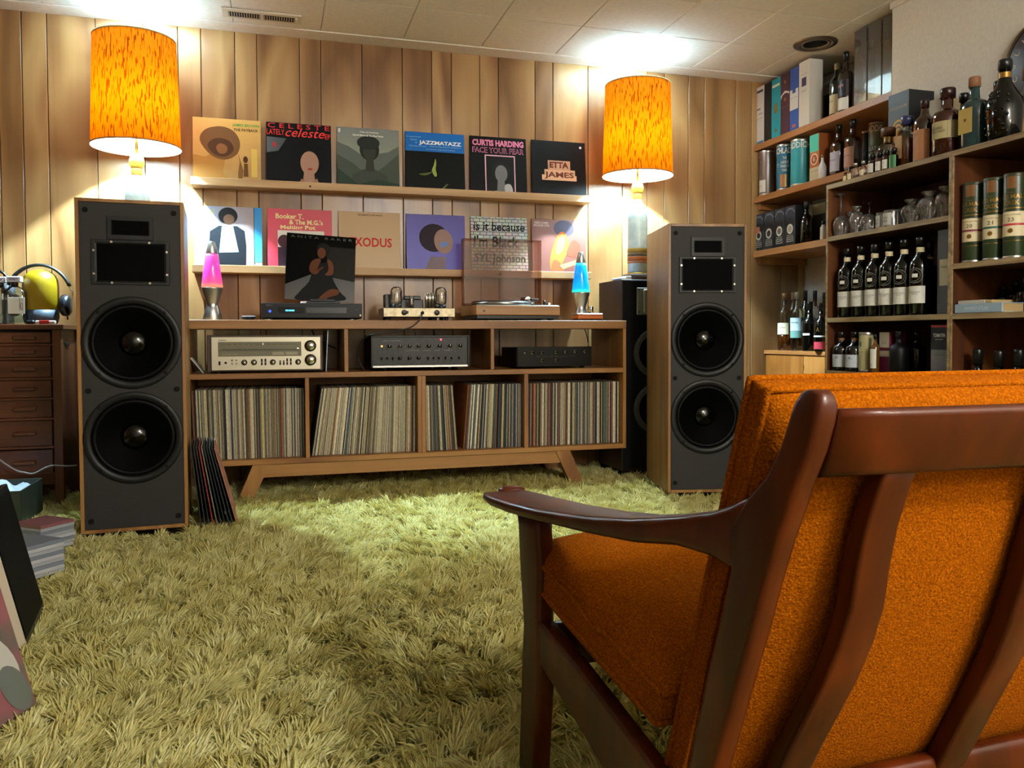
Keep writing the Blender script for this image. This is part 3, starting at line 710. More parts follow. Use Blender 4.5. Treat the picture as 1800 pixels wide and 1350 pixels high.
ip = G('GeometryNodeInstanceOnPoints'); ci = G('GeometryNodeCollectionInfo'); ci.inputs['Collection'].default_value = tc_; ci.inputs['Separate Children'].default_value = True; ci.inputs['Reset Children'].default_value = True
ip.inputs['Pick Instance'].default_value = True
def named(n, t):
    q = G('GeometryNodeInputNamedAttribute'); q.data_type = t; q.inputs['Name'].default_value = n; return q.outputs['Attribute']
Lk = ng.links.new
er = G('FunctionNodeEulerToRotation'); Lk(named('rot', 'FLOAT_VECTOR'), er.inputs[0])
Lk(gi.outputs[0], ip.inputs['Points']); Lk(ci.outputs[0], ip.inputs['Instance']); Lk(named('pick', 'INT'), ip.inputs['Instance Index']); Lk(er.outputs[0], ip.inputs['Rotation']); Lk(named('scl', 'FLOAT'), ip.inputs['Scale'])
Lk(ip.outputs[0], go.inputs[0])
md = pile.modifiers.new('shag', 'NODES'); md.node_group = ng
print('tufts', npt)
# ------------------------------------------------------------------ album covers (plain stand-in pictures, real lettering)
def ink(hexc): return pr('ink_'+hexc, hexc, .5, spec=.12)
def grad(name, stops, axis=2, lo=0.0, hi=.314, noise=.0, scale=12.0, rough=.4):
    """flat print whose ink colour runs along an axis, slightly mottled"""
    if name in MATS: return MATS[name]
    mt = pr(name, stops[0][1], rough); nt, N, L, b = nodes(mt); tc = N('ShaderNodeTexCoord'); sx = N('ShaderNodeSeparateXYZ'); L(tc.outputs['Object'], sx.inputs[0])
    mr = N('ShaderNodeMapRange'); mr.inputs[1].default_value = lo; mr.inputs[2].default_value = hi; L(sx.outputs[axis], mr.inputs[0]); src = mr.outputs[0]
    if noise:
        nz = N('ShaderNodeTexNoise', ins={'Scale': scale, 'Detail': 4.0}); L(tc.outputs['Object'], nz.inputs['Vector'])
        ma = N('ShaderNodeMath', operation='MULTIPLY_ADD'); ma.inputs[1].default_value = noise; L(nz.outputs[0], ma.inputs[0]); L(src, ma.inputs[2])
        sb = N('ShaderNodeMath', operation='SUBTRACT'); sb.inputs[1].default_value = noise*.5; L(ma.outputs[0], sb.inputs[0]); src = sb.outputs[0]
    r = ramp(N, L, src, stops); L(r.outputs[0], b.inputs['Base Color']); return mt
def brickprint(name, c1, c2, mortar):
    mt = pr(name, c1, .45); nt, N, L, b = nodes(mt); tc = N('ShaderNodeTexCoord'); mp = N('ShaderNodeMapping'); mp.inputs['Rotation'].default_value = (R(90), 0, 0); L(tc.outputs['Object'], mp.inputs[0])
    br = N('ShaderNodeTexBrick', ins={'Scale': 14.0, 'Mortar Size': .035, 'Bias': 0.0}); br.inputs['Color1'].default_value = (*lin(c1), 1); br.inputs['Color2'].default_value = (*lin(c2), 1); br.inputs['Mortar'].default_value = (*lin(mortar), 1)
    L(mp.outputs[0], br.inputs['Vector'])
    nz = N('ShaderNodeTexNoise', ins={'Scale': 25.0, 'Detail': 5.0}); L(tc.outputs['Object'], nz.inputs['Vector'])
    mx = N('ShaderNodeMix'); mx.data_type = 'RGBA'; mx.blend_type = 'OVERLAY'; mx.inputs[0].default_value = .6; L(br.outputs[0], mx.inputs[6]); L(nz.outputs[1], mx.inputs[7]); L(mx.outputs[2], b.inputs['Base Color']); return mt
LPW = .157
def sleeve(x, z, base, label, y=-.043, lean=R(5.5), roll=0.0, group='albums shown on the wall ledges'):
    o = MB().rbox(-LPW, LPW, -.0018, .0018, 0, .314, .0006).build('album_sleeve', base); o.location = (x, y, z); o.rotation_euler = (-lean, roll, 0)
    return tag(o, label, 'record', group)
class Art:
    def __init__(s, o): s.o = o; s.y = -.0020
    def p(s, poly, mat, name='printed_shape', smooth=False):
        s.y -= .00012; poly = smooth_poly(poly) if smooth else poly
        poly = [(min(max(a, -LPW+.0008), LPW-.0008), min(max(b, .0008), .3132)) for a, b in poly]
        return flat(poly, mat if not isinstance(mat, str) else ink(mat), s.o, s.y, name)
    def t(s, body, col, cx, cz, w, h=None, **k):
        s.y -= .00012; return text(body, ink(col), s.o, cx, cz, w, h, y=s.y+.0003, **k)
    def bust(s, cx, cz, k, skin, hair, cloth, afro=1.0, turn=0.0):
        s.p([(cx-.75*k, cz-1.6*k), (cx-.70*k, cz-.95*k), (cx-.25*k, cz-.72*k), (cx+.25*k, cz-.72*k), (cx+.72*k, cz-.98*k), (cx+.78*k, cz-1.6*k)], cloth, smooth=False)
        s.p(ell(cx, cz+.10*k, .40*k*afro, .46*k*afro), hair)
        s.p([(cx-.13*k, cz-.25*k), (cx+.15*k, cz-.25*k), (cx+.20*k, cz-.80*k), (cx-.18*k, cz-.80*k)], skin)
        s.p(ell(cx+turn*k, cz, .265*k, .36*k), skin)
UZ, LZ = 1.475+.0305, 1.060+.0182
# upper ledge
a = Art(sleeve(-.211, UZ, grad('tan_print', [(0, '9a7440'), (.5, 'b88e4e'), (1, 'c89c54')], noise=.9, scale=9), 'tan album with green and brown lettering, first on the upper ledge'))
a.p([(-.157, 0), (-.157, .13), (-.10, .12), (-.05, .15), (-.01, .11), (-.02, .05), (.02, 0)], 'a2763c', smooth=False)
a.p([(-.125, .20), (-.10, .255), (-.03, .275), (.03, .255), (.06, .20), (.045, .14), (-.01, .11), (-.075, .13)], '6b4a2c', smooth=True); a.p([(-.09, .18), (-.05, .215), (.01, .205), (.03, .16), (-.01, .125), (-.06, .135)], '4a3020', smooth=True); a.p([(-.05, .17), (-.03, .19), (.0, .175), (-.005, .145), (-.035, .14)], '7c5332', smooth=True)
a.p([(.05, .05), (.058, .10), (.05, .15), (.06, .11), (.075, .06), (.07, .02), (.05, .02)], '6e4c28'); a.p(ell(.085, .115, .011, .017), '4a2e18'); a.p([(.075, .03), (.078, .095), (.095, .095), (.098, .03)], '5a3a1c')
a.p(rect(.112, .140, .03, .17), 'c9a858'); a.t('JAMES BROWN', '3f8a3a', .088, .284, .125, .017, bold=.02); a.t('THE PAYBACK', '3a2a16', .088, .262, .115, .014, bold=.02)
a = Art(sleeve(.1293, UZ, ink('0b0b0d'), 'black album with large red title lettering, second on the upper ledge'))
a.p([(-.155, .16), (-.155, .24), (-.06, .235), (-.10, .17)], grad('smoke_print', [(0, '0c0d0f'), (1, '4a5256')], axis=0, lo=.0, hi=-.157, noise=.4))
a.bust(.045, .115, .17, '9a7562', '070707', 'b8c2bc', afro=1.35, turn=.03); a.p([(-.01, .0), (.01, .035), (.05, .005), (.085, .04), (.10, 0)], '8b6656'); a.p(ell(.052, .085, .013, .006), '8e3a34')
a.t('C E L E S T E', 'c03030', .0, .298, .30, .024, bold=.01); a.t('LATELY', 'c03030', -.112, .265, .085, .028, bold=.01); a.t('EP', 'c03030', .140, .255, .026, .026, bold=.01)
a.t('celeste', 'd23a34', .03, .268, .19, .046, shear=.35); a.t('ll', 'b02828', -.118, .200, .016, .026, bold=.02)
a = Art(sleeve(.473, UZ, grad('dusk_print', [(0, '3a443e'), (.55, '7c8070'), (1, '6c716e')], noise=.15), 'grey-green album with misty hills and white heading, third on the upper ledge'))
a.p([(-.157, .09), (-.157, .235), (-.10, .215), (-.03, .17), (.03, .18), (.10, .195), (.157, .23), (.157, .09)], '565c56'); a.p([(-.157, 0), (-.157, .17), (-.08, .13), (0, .06), (.08, .12), (.157, .19), (.157, 0)], '42493f')
a.bust(.005, .19, .125, '33352f', '22241f', '3c403a', afro=1.0); a.p(ell(.0, .238, .058, .036), '272a26'); a.p([(-.157, 0), (-.157, .10), (-.05, .02), (.04, .05), (.157, .03), (.157, 0)], '2c3a30')
a.t('Wake Up Everybody', 'e2e0d4', .005, .292, .095, .010, bold=.02); a.t('Harold Melvin & The Blue Notes', 'e2e0d4', .0, .276, .155, .010, bold=.02); a.p(rect(-.150, -.140, .285, .305), 'c9c9c0')
a = Art(sleeve(.820, UZ, ink('070808'), 'blue and black album with white slab lettering, fourth on the upper ledge'))
a.p(rect(-.157, .157, .212, .3135), '1d62ac'); a.t('JAZZMATAZZ', 'eceef0', .028, .257, .225, .026, bold=.03)
a.t('an experimental', '9fc3e4', -.112, .287, .075, .007); a.t('fusion', '9fc3e4', -.112, .272, .035, .007); a.t('of', '9fc3e4', -.10, .257, .012, .006); a.t('hip-hop and jazz', '9fc3e4', -.09, .238, .09, .008)
a.t('featuring guest players', 'b9d4ec', .055, .240, .165, .006); a.t('on horns keys and voices', 'b9d4ec', .03, .224, .15, .006)
a.p([(-.02, .11), (-.01, .14), (.0, .175), (.004, .15), (.0, .12), (.006, .09), (-.004, .08)], '8a9a4a', smooth=True); a.p([(-.09, .09), (-.04, .10), (-.012, .108), (-.05, .085)], '55602a', smooth=True); a.p([(.02, .01), (.06, .045), (.065, .042), (.03, .005)], '5e6a34')
a = Art(sleeve(1.1636, UZ, ink('0b0b0c'), 'black album with pink lettering and framed grey portrait, fifth on the upper ledge'))
a.t('CURTIS HARDING', 'd67fa2', .0, .280, .285, .034, bold=.045); a.t('FACE YOUR FEAR', 'd67fa2', .0, .240, .285, .030, bold=.03); a.t('FACE YOUR FEAR', '1a1014', .0, .240, .278, .024, bold=.0)
a.p(rect(-.076, .092, 0, .215), 'd9a9bb'); a.p(rect(-.070, .086, 0, .209), '161616'); a.bust(.01, .115, .13, '6a6a6a', '1b1b1b', '8a8a8a', turn=.02); a.p([(.04, .0), (.03, .05), (.06, .06), (.075, .03), (.07, 0)], 'a6a6a6', smooth=True)
a = Art(sleeve(1.5068, UZ, ink('0a0a0a'), 'black album with carved block lettering, last on the upper ledge'))
a.p(rect(-.065, .065, .155, .205), 'b08a70'); a.p(rect(-.085, .092, .125, .1545), 'c29a7e'); a.p(rect(-.10, .10, .095, .1245), 'c9a285')
for k in range(3): a.p(rect(-.064+k*.043, -.0625+k*.043, .155, .205), '3a261c')
a.t('ETTA', '5a2a20', .0, .181, .11, .034, bold=.05); a.t('JAMES', '5e3428', .0, .122, .17, .040, bold=.03); a.p(ell(.128, .285, .007, .007), 'd8d0c8')
# lower ledge
a = Art(sleeve(-.210, LZ, grad('rose_slate_print', [(0, '9a7f78'), (.5, '94909a'), (1, '8f9bb0')], axis=0, lo=.157, hi=-.157, noise=.9, scale=22), 'pale album with dark shape and blue side strip, first on the lower ledge'))
a.p([(-.157, .14), (-.157, .235), (-.10, .25), (-.08, .2), (-.09, .14)], '7f8fb4', smooth=False)
a.p([(-.092, .09), (-.086, .19), (-.045, .218), (.04, .218), (.075, .195), (.082, .12), (.08, 0), (-.06, 0), (-.05, .09)], '15171c'); a.p([(-.03, .215), (.02, .22), (.046, .09), (-.044, .085)], 'a9cbe4'); 
a.p(ell(-.002, .268, .045, .042), '14100e'); a.p(ell(.002, .250, .026, .026), '5c4030')
a.p(rect(.121, .1568, .04, .3135), grad('blue_strip', [(0, '4f8a6a'), (.4, '2f8fc0'), (1, '1e7fbe')])); a.p(rect(.118, .121, .03, .3135), '1c2a30')
a.t('MICHAEL', 'c9c24a', -.105, .290, .085, .016); a.t('JACKSON', 'c9c24a', -.108, .270, .08, .016); a.t('OFF\nTHE\nWALL', 'd8dcec', -.125, .215, .05, .055)
a = Art(sleeve(.1295, LZ, grad('red_print', [(0, 'b23040'), (1, 'be3a48')], noise=.2), 'red album with cream script heading, second on the lower ledge'))
a.t('Booker T.', 'e6d69a', -.05, .277, .135, .026, bold=.03); a.t("& The M.G.'s", 'e6d69a', .03, .249, .165, .026, bold=.03); a.t('Melting Pot', 'e6d69a', -.01, .219, .17, .026, bold=.03)
a.p(rect(-.108, .118, .02, .205), 'd8d3c8'); a.p(ell(-.078, .15, .030, .033), '3a1c20'); a.p([(-.108, .02), (-.108, .12), (-.06, .12), (-.05, .06), (-.04, .02)], '2c1a20'); a.p(ell(.088, .15, .028, .03), '3a1c20'); a.p([(.05, .02), (.06, .11), (.118, .115), (.118, .02)], '40242a')
a = Art(sleeve(.476, LZ, grad('sand_print', [(0, 'a8855a'), (1, 'b08e62')], noise=.2), 'plain sand-coloured album with red angular title, third on the lower ledge'))
a.t('EXODUS', 'b5241c', .005, .157, .215, .048, bold=.02, rot=-.01); a.t('BOB MARLEY & THE WAILERS', '4a3620', .005, .298, .125, .008, bold=.02)
a = Art(sleeve(.821, LZ, grad('violet_print', [(0, '4540a0'), (1, '453c90')], noise=.15), 'violet album with dark and tan rounded shapes, fourth on the lower ledge'))
a.p([(-.07, 0), (-.045, .06), (-.03, .09), (.05, .09), (.045, .0)], '7a6a70', smooth=False); a.p(ell(-.012, .19, .078, .075), '2a2028')
a.p(ell(.040, .172, .050, .066, a=.15), '94766c'); a.p([(.02, .165), (.06, .17), (.065, .155), (.03, .14)], '6c80b0', smooth=True)
a = Art(sleeve(1.1675, LZ, brickprint('white_brick_print', 'b9bcb8', 'a5a9a6', '5f6462'), 'white brick album covered in black hand lettering, fifth on the lower ledge'))
for tx, tx_, tz_, w_, h_ in (('is it because', 0, .262, .285, .050), ("I'm Black", -.02, .18, .25, .062), ('SYL Johnson', .0, .085, .285, .062)): a.t(tx, '0e0e0e', tx_, tz_, w_, h_, bold=.02, shear=.1)
a = Art(sleeve(1.507, LZ, grad('brown_print', [(0, '5e332a'), (1, '6a3c30')], noise=.2), 'brown album with an orange guitarist shape, last on the lower ledge'))
a.p(ell(.03, .265, .06, .045), '3a3038'); a.p([(-.05, .03), (-.055, .1), (-.03, .18), (.0, .235), (.03, .245), (.05, .21), (.06, .16), (.03, .10), (.0, .05)], 'b8602a', smooth=True)
a.p([(-.02, .12), (-.01, .19), (.02, .235), (.035, .20), (.02, .14)], 'c0a44a', smooth=True); a.p([(-.05, .03), (-.03, .09), (.02, .05), (.0, .0)], 'b2472a', smooth=True); a.p([(.0, .06), (.14, .105), (.145, .085), (.02, .04)], 'c4b058'); a.p([(.04, .12), (.08, .2), (.12, .17), (.10, .11)], '9c3c2a', smooth=True)
a.t('HERE COMES\nSHUGGIE OTIS', 'd8c8c0', -.10, .285, .09, .026, bold=.03)
# album on a small stand in front of the ledges
st = thing('album_stand', 'small black display stand on the disc player, holding an album', 'stand', (atY(567, 500, -.385)[0], -.385, .9035))
MB().rbox(-.075, .075, -.03, .05, 0, .010, .002).build('base', BLACKP, st); MB().rbox(-.055, .055, -.03, -.022, .010, .020, .002).build('lip', BLACKP, st); MB().rbox(-.03, .03, .030, .045, .010, .11, .002).build('back_support', BLACKP, st); MB().rbox(-.10, -.0752, -.03, -.0, 0, .008, .002).build('tag', pr('card_white', 'd8d4cc', .6), st)
a = Art(sleeve(atY(561, 470, -.40)[0], .9140, pr('matt_black_sleeve', '050403', .65, spec=.05), 'black album with a seated brown figure, propped above the disc player', y=-.403, lean=R(9), roll=R(3.0), group=None))
a.p([(-.157, 0), (-.157, .07), (-.03, .13), (.157, .10), (.157, 0)], grad('floor_print', [(0, '34291e'), (.5, '14100c')], lo=0, hi=.2)); a.p([(.02, .12), (.03, .26), (.157, .26), (.157, .10)], '17120d')
a.p([(-.10, .0), (-.09, .04), (-.05, .09), (-.03, .16), (.03, .18), (.06, .10), (.09, .05), (.11, .01)], '060505', smooth=True); a.p(ell(.01, .245, .030, .032), '0c0706'); a.p(ell(.002, .228, .019, .026), '583018')
a.p([(-.05, .14), (-.045, .18), (-.02, .20), (.0, .195), (-.015, .15), (.005, .15), (.01, .165), (-.02, .125)], '583018', smooth=True); a.p([(.03, .20), (.055, .18), (.055, .13), (.02, .125), (.035, .15)], '5e341a', smooth=True)
a.p([(.01, .03), (.05, .06), (.085, .055), (.08, .035), (.04, .02), (.02, .0), (-.01, .0)], '5e341a', smooth=True)
a.t('A N I T A   B A K E R', '5c5a58', .0, .299, .28, .011)

# ------------------------------------------------------------------ record sleeves in the console
PAL = ['c3b79c', 'b5a88a', '9c9078', 'd0c6ae', '8a7f68', '6e6656', '57503f', '3a372f', '262522', '171717', 'a89472', '7d6a4c', '8c4a26', 'a3582e', '5a2420', '7b2a24', '3a4a44', '4b5c50', '2e3d4c', '3f5468', '5b6670', '76695a', 'b8b2a4', '4a3a4e', 'c9b06a']
NAMES = dict(zip(PAL, ['cream', 'buff', 'stone-grey', 'off-white', 'drab', 'grey-brown', 'olive-brown', 'charcoal', 'near-black', 'black', 'tan', 'brown', 'rust', 'orange', 'maroon', 'red', 'dark green', 'sage green', 'navy', 'slate blue', 'blue-grey', 'taupe', 'pale grey', 'plum', 'straw']))
def spine_mat(h):
    nm = 'sleeve_'+h
    if nm in MATS: return MATS[nm]
    mt = pr(nm, h, .6); nt, N, L, b = nodes(mt); tc = N('ShaderNodeTexCoord'); oi = N('ShaderNodeObjectInfo')
    mp = N('ShaderNodeMapping'); mp.inputs['Scale'].default_value = (30, 30, 16); ad = N('ShaderNodeVectorMath', operation='ADD'); L(tc.outputs['Object'], ad.inputs[0]); cm = N('ShaderNodeCombineXYZ'); L(oi.outputs['Random'], cm.inputs[2]); L(cm.outputs[0], ad.inputs[1]); L(ad.outputs[0], mp.inputs[0])
    n = N('ShaderNodeTexNoise', ins={'Scale': 3.0, 'Detail': 5.0, 'Roughness': .7}); L(mp.outputs[0], n.inputs['Vector'])
    mr = N('ShaderNodeMapRange'); mr.inputs[1].default_value = .35; mr.inputs[2].default_value = .7; mr.inputs[3].default_value = .72; mr.inputs[4].default_value = 1.25; L(n.outputs[0], mr.inputs[0])
    hv = N('ShaderNodeHueSaturation'); hv.inputs['Color'].default_value = (*lin(h), 1); L(mr.outputs[0], hv.inputs['Value']); L(hv.outputs[0], b.inputs['Base Color']); return mt
_sl = {}
def record(t, h):
    k = (t, h)
    if k not in _sl:
        _sl[k] = MB().rbox(-t/2, t/2, 0, .314, 0, .3125, min(.0008, t*.3)).build('record_sleeve', spine_mat(h)); return _sl[k]
    return inst(_sl[k])
rr = random.Random(21)
ORD = lambda n: '%d%s' % (n, 'th' if 10 <= n % 100 <= 20 else {1: 'st', 2: 'nd', 3: 'rd'}.get(n % 10, 'th'))
def pick(w):
    return rr.choices(PAL, w)[0]
W_OLD = [5, 5, 4, 4, 4, 3, 3, 3, 2, 2, 3, 2, 1, .7, .8, .5, .8, .8, .5, .5, 1, 2, 4, .4, 1.5]; W_CREAM = [9, 8, 6, 7, 4, 2, 2, 1, 1, 1, 4, 1, .6, 0, .3, 0, .3, .5, .2, .3, .6, 1, 5, 0, 1.5]; W_DARK = [4, 3, 2, 3, 3, 3, 4, 5, 5, 5, 3, 3, 1, 1, 1.5, 1, 1.5, 1, 2, 2, 1, 2, 3, 1, 1]
# bays: name, left, right, weights, lean(start..end), groups
def fill(bay, xl, xr, wts, lean0, lean1, n0=1):
    """rows of sleeves; lean in degrees, + = tops lean right"""
    items = []; x = xl; n = n0; H_ = .3125
    # lay out from the side they lean towards, so that they really rest on it
    if lean0 >= 0 and lean1 >= 0:
        # leaning right: right edge at top touches xr
        t_tot = 0; seq = []
        while True:
            t = rr.choice([.0026, .003, .003, .0034, .0034, .004, .0046, .006, .009]); seq.append(t); t_tot += t+.0007
            if t_tot > (xr-xl): break
        k = len(seq); xb = None; out = []; a_prev = None
        x_r = xr
        for i in range(k-1, -1, -1):
            t = seq[i]; f_ = i/max(k-1, 1); a = R(lean0+(lean1-lean0)*f_+rr.uniform(-.15, .15)); a = max(a, 0)
            if a_prev is not None: a = max(a, a_prev)
            top_shift = H_*math.sin(a)
            base = (x_r-top_shift-t*math.cos(a)) if a_prev is None else min(b_prev-t/math.cos(a)-.0006, b_prev+H_*math.sin(a_prev)-top_shift-t/math.cos(a)-.0006) if a > a_prev else b_prev-t/math.cos(a)-.0006
            if base < xl: break
            out.append((base, t, a)); b_prev = base; a_prev = a
        out = out[::-1]
    else:
        out = []; x = xl; a_prev = None; i = 0
        while True:
            t = rr.choice([.0026, .003, .003, .0034, .004, .0046, .006]); f_ = min((x-xl)/(xr-xl), 1); a = R(lean0+(lean1-lean0)*f_)
            if a_prev is None: base = xl+.0005-H_*math.sin(a)*1.0
            else: base = b_prev+t_prev/math.cos(a_prev)+.0006+max(0, H_*(math.sin(a_prev)-math.sin(a)))
            if base+t > xr: break
            out.append((base, t, a)); b_prev, t_prev, a_prev = base, t, a; x = base; i += 1
    for base, t, a in out:
        h = pick(wts); o = record(t, h); o.location = (base+t/2*math.cos(a), CF+.048+rr.uniform(-.004, .004), cz['bot1']+.0006+max(0, t/2*math.sin(abs(a)))); o.rotation_euler = (0, a, 0)
        tag(o, '%s record sleeve, %s from the left in the %s bay of the console' % (NAMES[h], ORD(n), bay), 'record', 'record sleeves in the %s bay' % bay); n += 1
    return n
fill('first', -.3565, .1275, W_OLD, -1.6, 0.0)
fill('second', .152, .6395, W_CREAM, 9.5, 0.6)
n_ = fill('third', .6815, .845, W_DARK, -.3, -4.5)
fill('third', .868, 1.1635, W_DARK, 5.2, 0.1, n_)
fill('fourth', 1.188, 1.6855, W_DARK, 0.6, 0.1)

# ------------------------------------------------------------------ hi-fi on and in the console
def fr(x0, x1, y0, y1, Y):
    """front rectangle of a unit measured in the photo, at depth Y -> x0,x1,z0,z1"""
    return atY(x0, (y0+y1)/2, Y)[0], atY(x1, (y0+y1)/2, Y)[0], atY((x0+x1)/2, y1, Y)[2], atY((x0+x1)/2, y0, Y)[2]
def unit(name, label, cat, x0, x1, z0, Y):
    return thing(name, label, cat, ((x0+x1)/2, Y, z0))
def knob(t, x, z, r, depth, m, cap=None, n=24, name='knob', y=0.0, line=None):
    o = MB().lathe([(r, 0), (r, depth*.8), (r*.9, depth), (0, depth)], n).build(name, m, t, loc=(x, y, z)); o.rotation_euler = (R(90), 0, 0)
    if cap: MB().solid([(r*.68, depth+.0002), (r*.66, depth+.0012)], n).build('cap', cap, o)
    if line: MB().box(-r*.08, r*.08, 0, r*.8, depth+.0003, depth+.0016).build('pointer', line, o)
    return o
# silver receiver
Y_ = -.462; x0, x1, z0, z1 = fr(371.6, 563.5, 599.6, 657, Y_); Wd = x1-x0; Hh = .148; SZ = cz['mid1']
t = unit('stereo_receiver', 'silver stereo receiver with tuning dial in a walnut case, left bay of the console', 'receiver', x0, x1, SZ, Y_)
zb = .014; CHAMP = pr('champagne_aluminium', 'bdb6a2', .35, .85)
MB().rbox(-Wd/2-.018, Wd/2+.010, .004, .33, .008, zb+Hh+.008, .002).build('case', DKW, t)
for sx in (-.9, .9):
    for yy in (.03, .28): MB().solid([(.014, 0), (.014, .008)], 16, (sx*Wd/2, yy, 0)).build('foot', BLACKP, t)
MB().rbox(-Wd/2, Wd/2, -.006, .0038, zb, zb+Hh, .0015).build('front_plate', CHAMP, t)
fx = lambda zx: (zx-95)/(1665-95)*Wd-Wd/2
fz = lambda zy: zb+Hh-(zy-160)/(630-160)*Hh
d_ = MB().rbox(fx(190), fx(1380), -.0072, -.0062, fz(435), fz(230), .0006).build('dial_window', pr('dial_grey', '6f6a58', .25), t)
MB().box(fx(190), fx(1372), -.0078, -.0073, fz(358), fz(352)).build('dial_divider', pr('dial_line', '3a3628', .5), d_); MB().box(fx(245), fx(1330), -.0078, -.0073, fz(345), fz(333)).build('dial_scale', pr('dial_line', '3a3628', .5), d_)
MB().box(fx(822), fx(830), -.0079, -.0073, fz(275), fz(248)).build('needle', pr('needle_white', 'f0ead8', .4, emit='fff2d0', es=.6), d_); MB().box(fx(1318), fx(1342), -.0079, -.0073, fz(332), fz(318)).build('lamp', pr('lamp_warm', 'f0ead8', .4, emit='ffe6b0', es=.8), d_)
text('FM  88  90  92  94  96  98 100 102 104 106 108  MHz', pr('dial_line', '3a3628'), d_, fx(780), fz(265), fx(1330)-fx(245), .006, y=-.0073)
text('0 1 2 3 4 5 6 7 8 9 10', pr('dial_pale', 'b0a88c'), d_, fx(355), fz(403), .065, .004, y=-.0073)
for a0, a1 in ((955, 1130), (1150, 1330)): MB().rbox(fx(a0), fx(a1), -.0082, -.0073, fz(420), fz(375), .0004).build('indicator', pr('dial_panel', '8d8670', .3), d_)
text('Technics', BLACKP, t, fx(250), fz(205), fx(305)-fx(195), .006, y=-.006, bold=.03)
for zy in (290, 492):
    k = knob(t, fx(1515), fz(zy), .0255, .012, BLACKP, y=-.006); MB().lathe([(.0185, .012), (.0185, .022), (.0175, .0235), (0, .0235)], 32).build('knob_face', pr('spun_aluminium', 'c6c2b8', .22, 1.0), k)
for zx in (558, 695, 965, 1332):
    k = knob(t, fx(zx), fz(520), .0125, .008, BLACKP, y=-.006); MB().lathe([(.0085, .008), (.0085, .015), (0, .0155)], 24).build('knob_face', pr('spun_aluminium', 'c6c2b8'), k); MB().box(-.001, .001, 0, .0085, .0157, .0162).build('pointer', BLACKP, k)
for zx, zy in ((385, 488), (447, 488), (385, 535), (447, 535)): knob(t, fx(zx), fz(zy), .0042, .004, pr('button_grey', '8a8472', .4), y=-.006, n=12, name='button')
knob(t, fx(295), fz(523), .0052, .002, BLACKP, y=-.006, name='headphone_socket', n=14)
MB().rbox(fx(195), fx(222), -.010, -.0062, fz(555), fz(500), .001).build('power_switch', BLACKP, t)
for zx, za, zbb in ((805, 470, 562), (857, 470, 562), (1071, 497, 562), (1122, 497, 562), (1172, 468, 562), (1224, 468, 562)):
    s_ = MB().rbox(fx(zx-13), fx(zx+13), -.0075, -.0062, fz(zbb), fz(za), .001).build('lever_slot', BLACKP, t); MB().rbox(fx(zx-9), fx(zx+9), -.013, -.0077, fz(524), fz(512), .0006).build('lever', pr('spun_aluminium', 'c6c2b8'), s_)
# black-faced preamplifier
Y_ = -.455; x0, x1, z0, z1 = fr(652, 824, 591, 648, Y_); Wd = x1-x0; Hh = .150
t = unit('preamplifier', 'black preamplifier with two rows of chrome knobs, middle bay of the console', 'amplifier', x0, x1, SZ, Y_)
zb = .016
for sx in (-.72, .25, .72):
    for yy in (.03, .24): MB().solid([(.013, 0), (.013, .016)], 16, (sx*Wd/2, yy, 0)).build('foot', BLACKP, t)
MB().rbox(-Wd/2, Wd/2, .0, .29, zb, zb+Hh, .003).build('case', BLACKM, t)
MB().rbox(-Wd/2, Wd/2, -.012, -.0002, zb+Hh-.008, zb+Hh, .001).rbox(-Wd/2, -Wd/2+.007, -.012, -.0002, zb, zb+Hh-.008, .001).rbox(Wd/2-.007, Wd/2, -.012, -.0002, zb, zb+Hh-.008, .001).build('bezel', BLACKP, t)
MB().rbox(-Wd/2+.0072, Wd/2-.0072, -.012, -.0002, zb, zb+.010, .001).build('lower_trim', ALU, t)
MB().rbox(-Wd/2+.0072, Wd/2-.0072, -.004, -.0002, zb+.0102, zb+Hh-.0082, .0006).build('face_plate', mottled('black_brushed_plate', '1c1c1d', '262627', 90, .4, metal=.4), t)
fx = lambda zx: (zx-50)/(920-50)*Wd-Wd/2
fz = lambda zy: zb+Hh-(zy-505)/(790-505)*Hh
for zx in (207, 300, 383, 463, 553, 650, 743, 835):
    r = .0115 if zx > 500 or zx < 250 else .0100
    k = knob(t, fx(zx), fz(602), r, .006, CHROME, y=-.004); MB().lathe([(r*.82, .006), (r*.78, .018), (0, .0185)], 20).build('knob_face', BLACKP, k); MB().box(-.0008, .0008, 0, r*.75, .0187, .0192).build('pointer', WHITEP, k)
for zx in (300, 383, 463): knob(t, fx(zx), fz(705), .0080, .014, BLACKP, y=-.004, line=WHITEP)
for zx in (140, 190, 237, 547, 597, 645, 705, 760, 827):
    k = knob(t, fx(zx), fz(706), .0045, .004, BLACKP, y=-.004, n=12, name='toggle'); MB().cyl((0, 0, .004), (0, -.007, .016), .0022, 8).build('toggle_lever', BLACKP, k)
for zx, zy, m_ in ((143, 600, pr('pilot_orange', 'ffb060', .4, emit='ff9a3c', es=1.6)), (665, 543, pr('pilot_red', 'ff6070', .4, emit='ff3048', es=2.5))): knob(t, fx(zx), fz(zy), .0042, .003, m_, y=-.004, n=14, name='pilot_light')
for zx in (605, 718, 770, 825): knob(t, fx(zx), fz(543), .0022, .002, BLACKP, y=-.004, n=10, name='indicator')
text('STEREO CONTROL AMPLIFIER', pr('print_grey', '8a8a86', .5), t, fx(232), fz(552), fx(330)-fx(180), .004, y=-.004); text('FUNCTION     MODE     BASS     TREBLE', pr('print_grey', '8a8a86'), t, fx(560), fz(640), .22, .003, y=-.004)
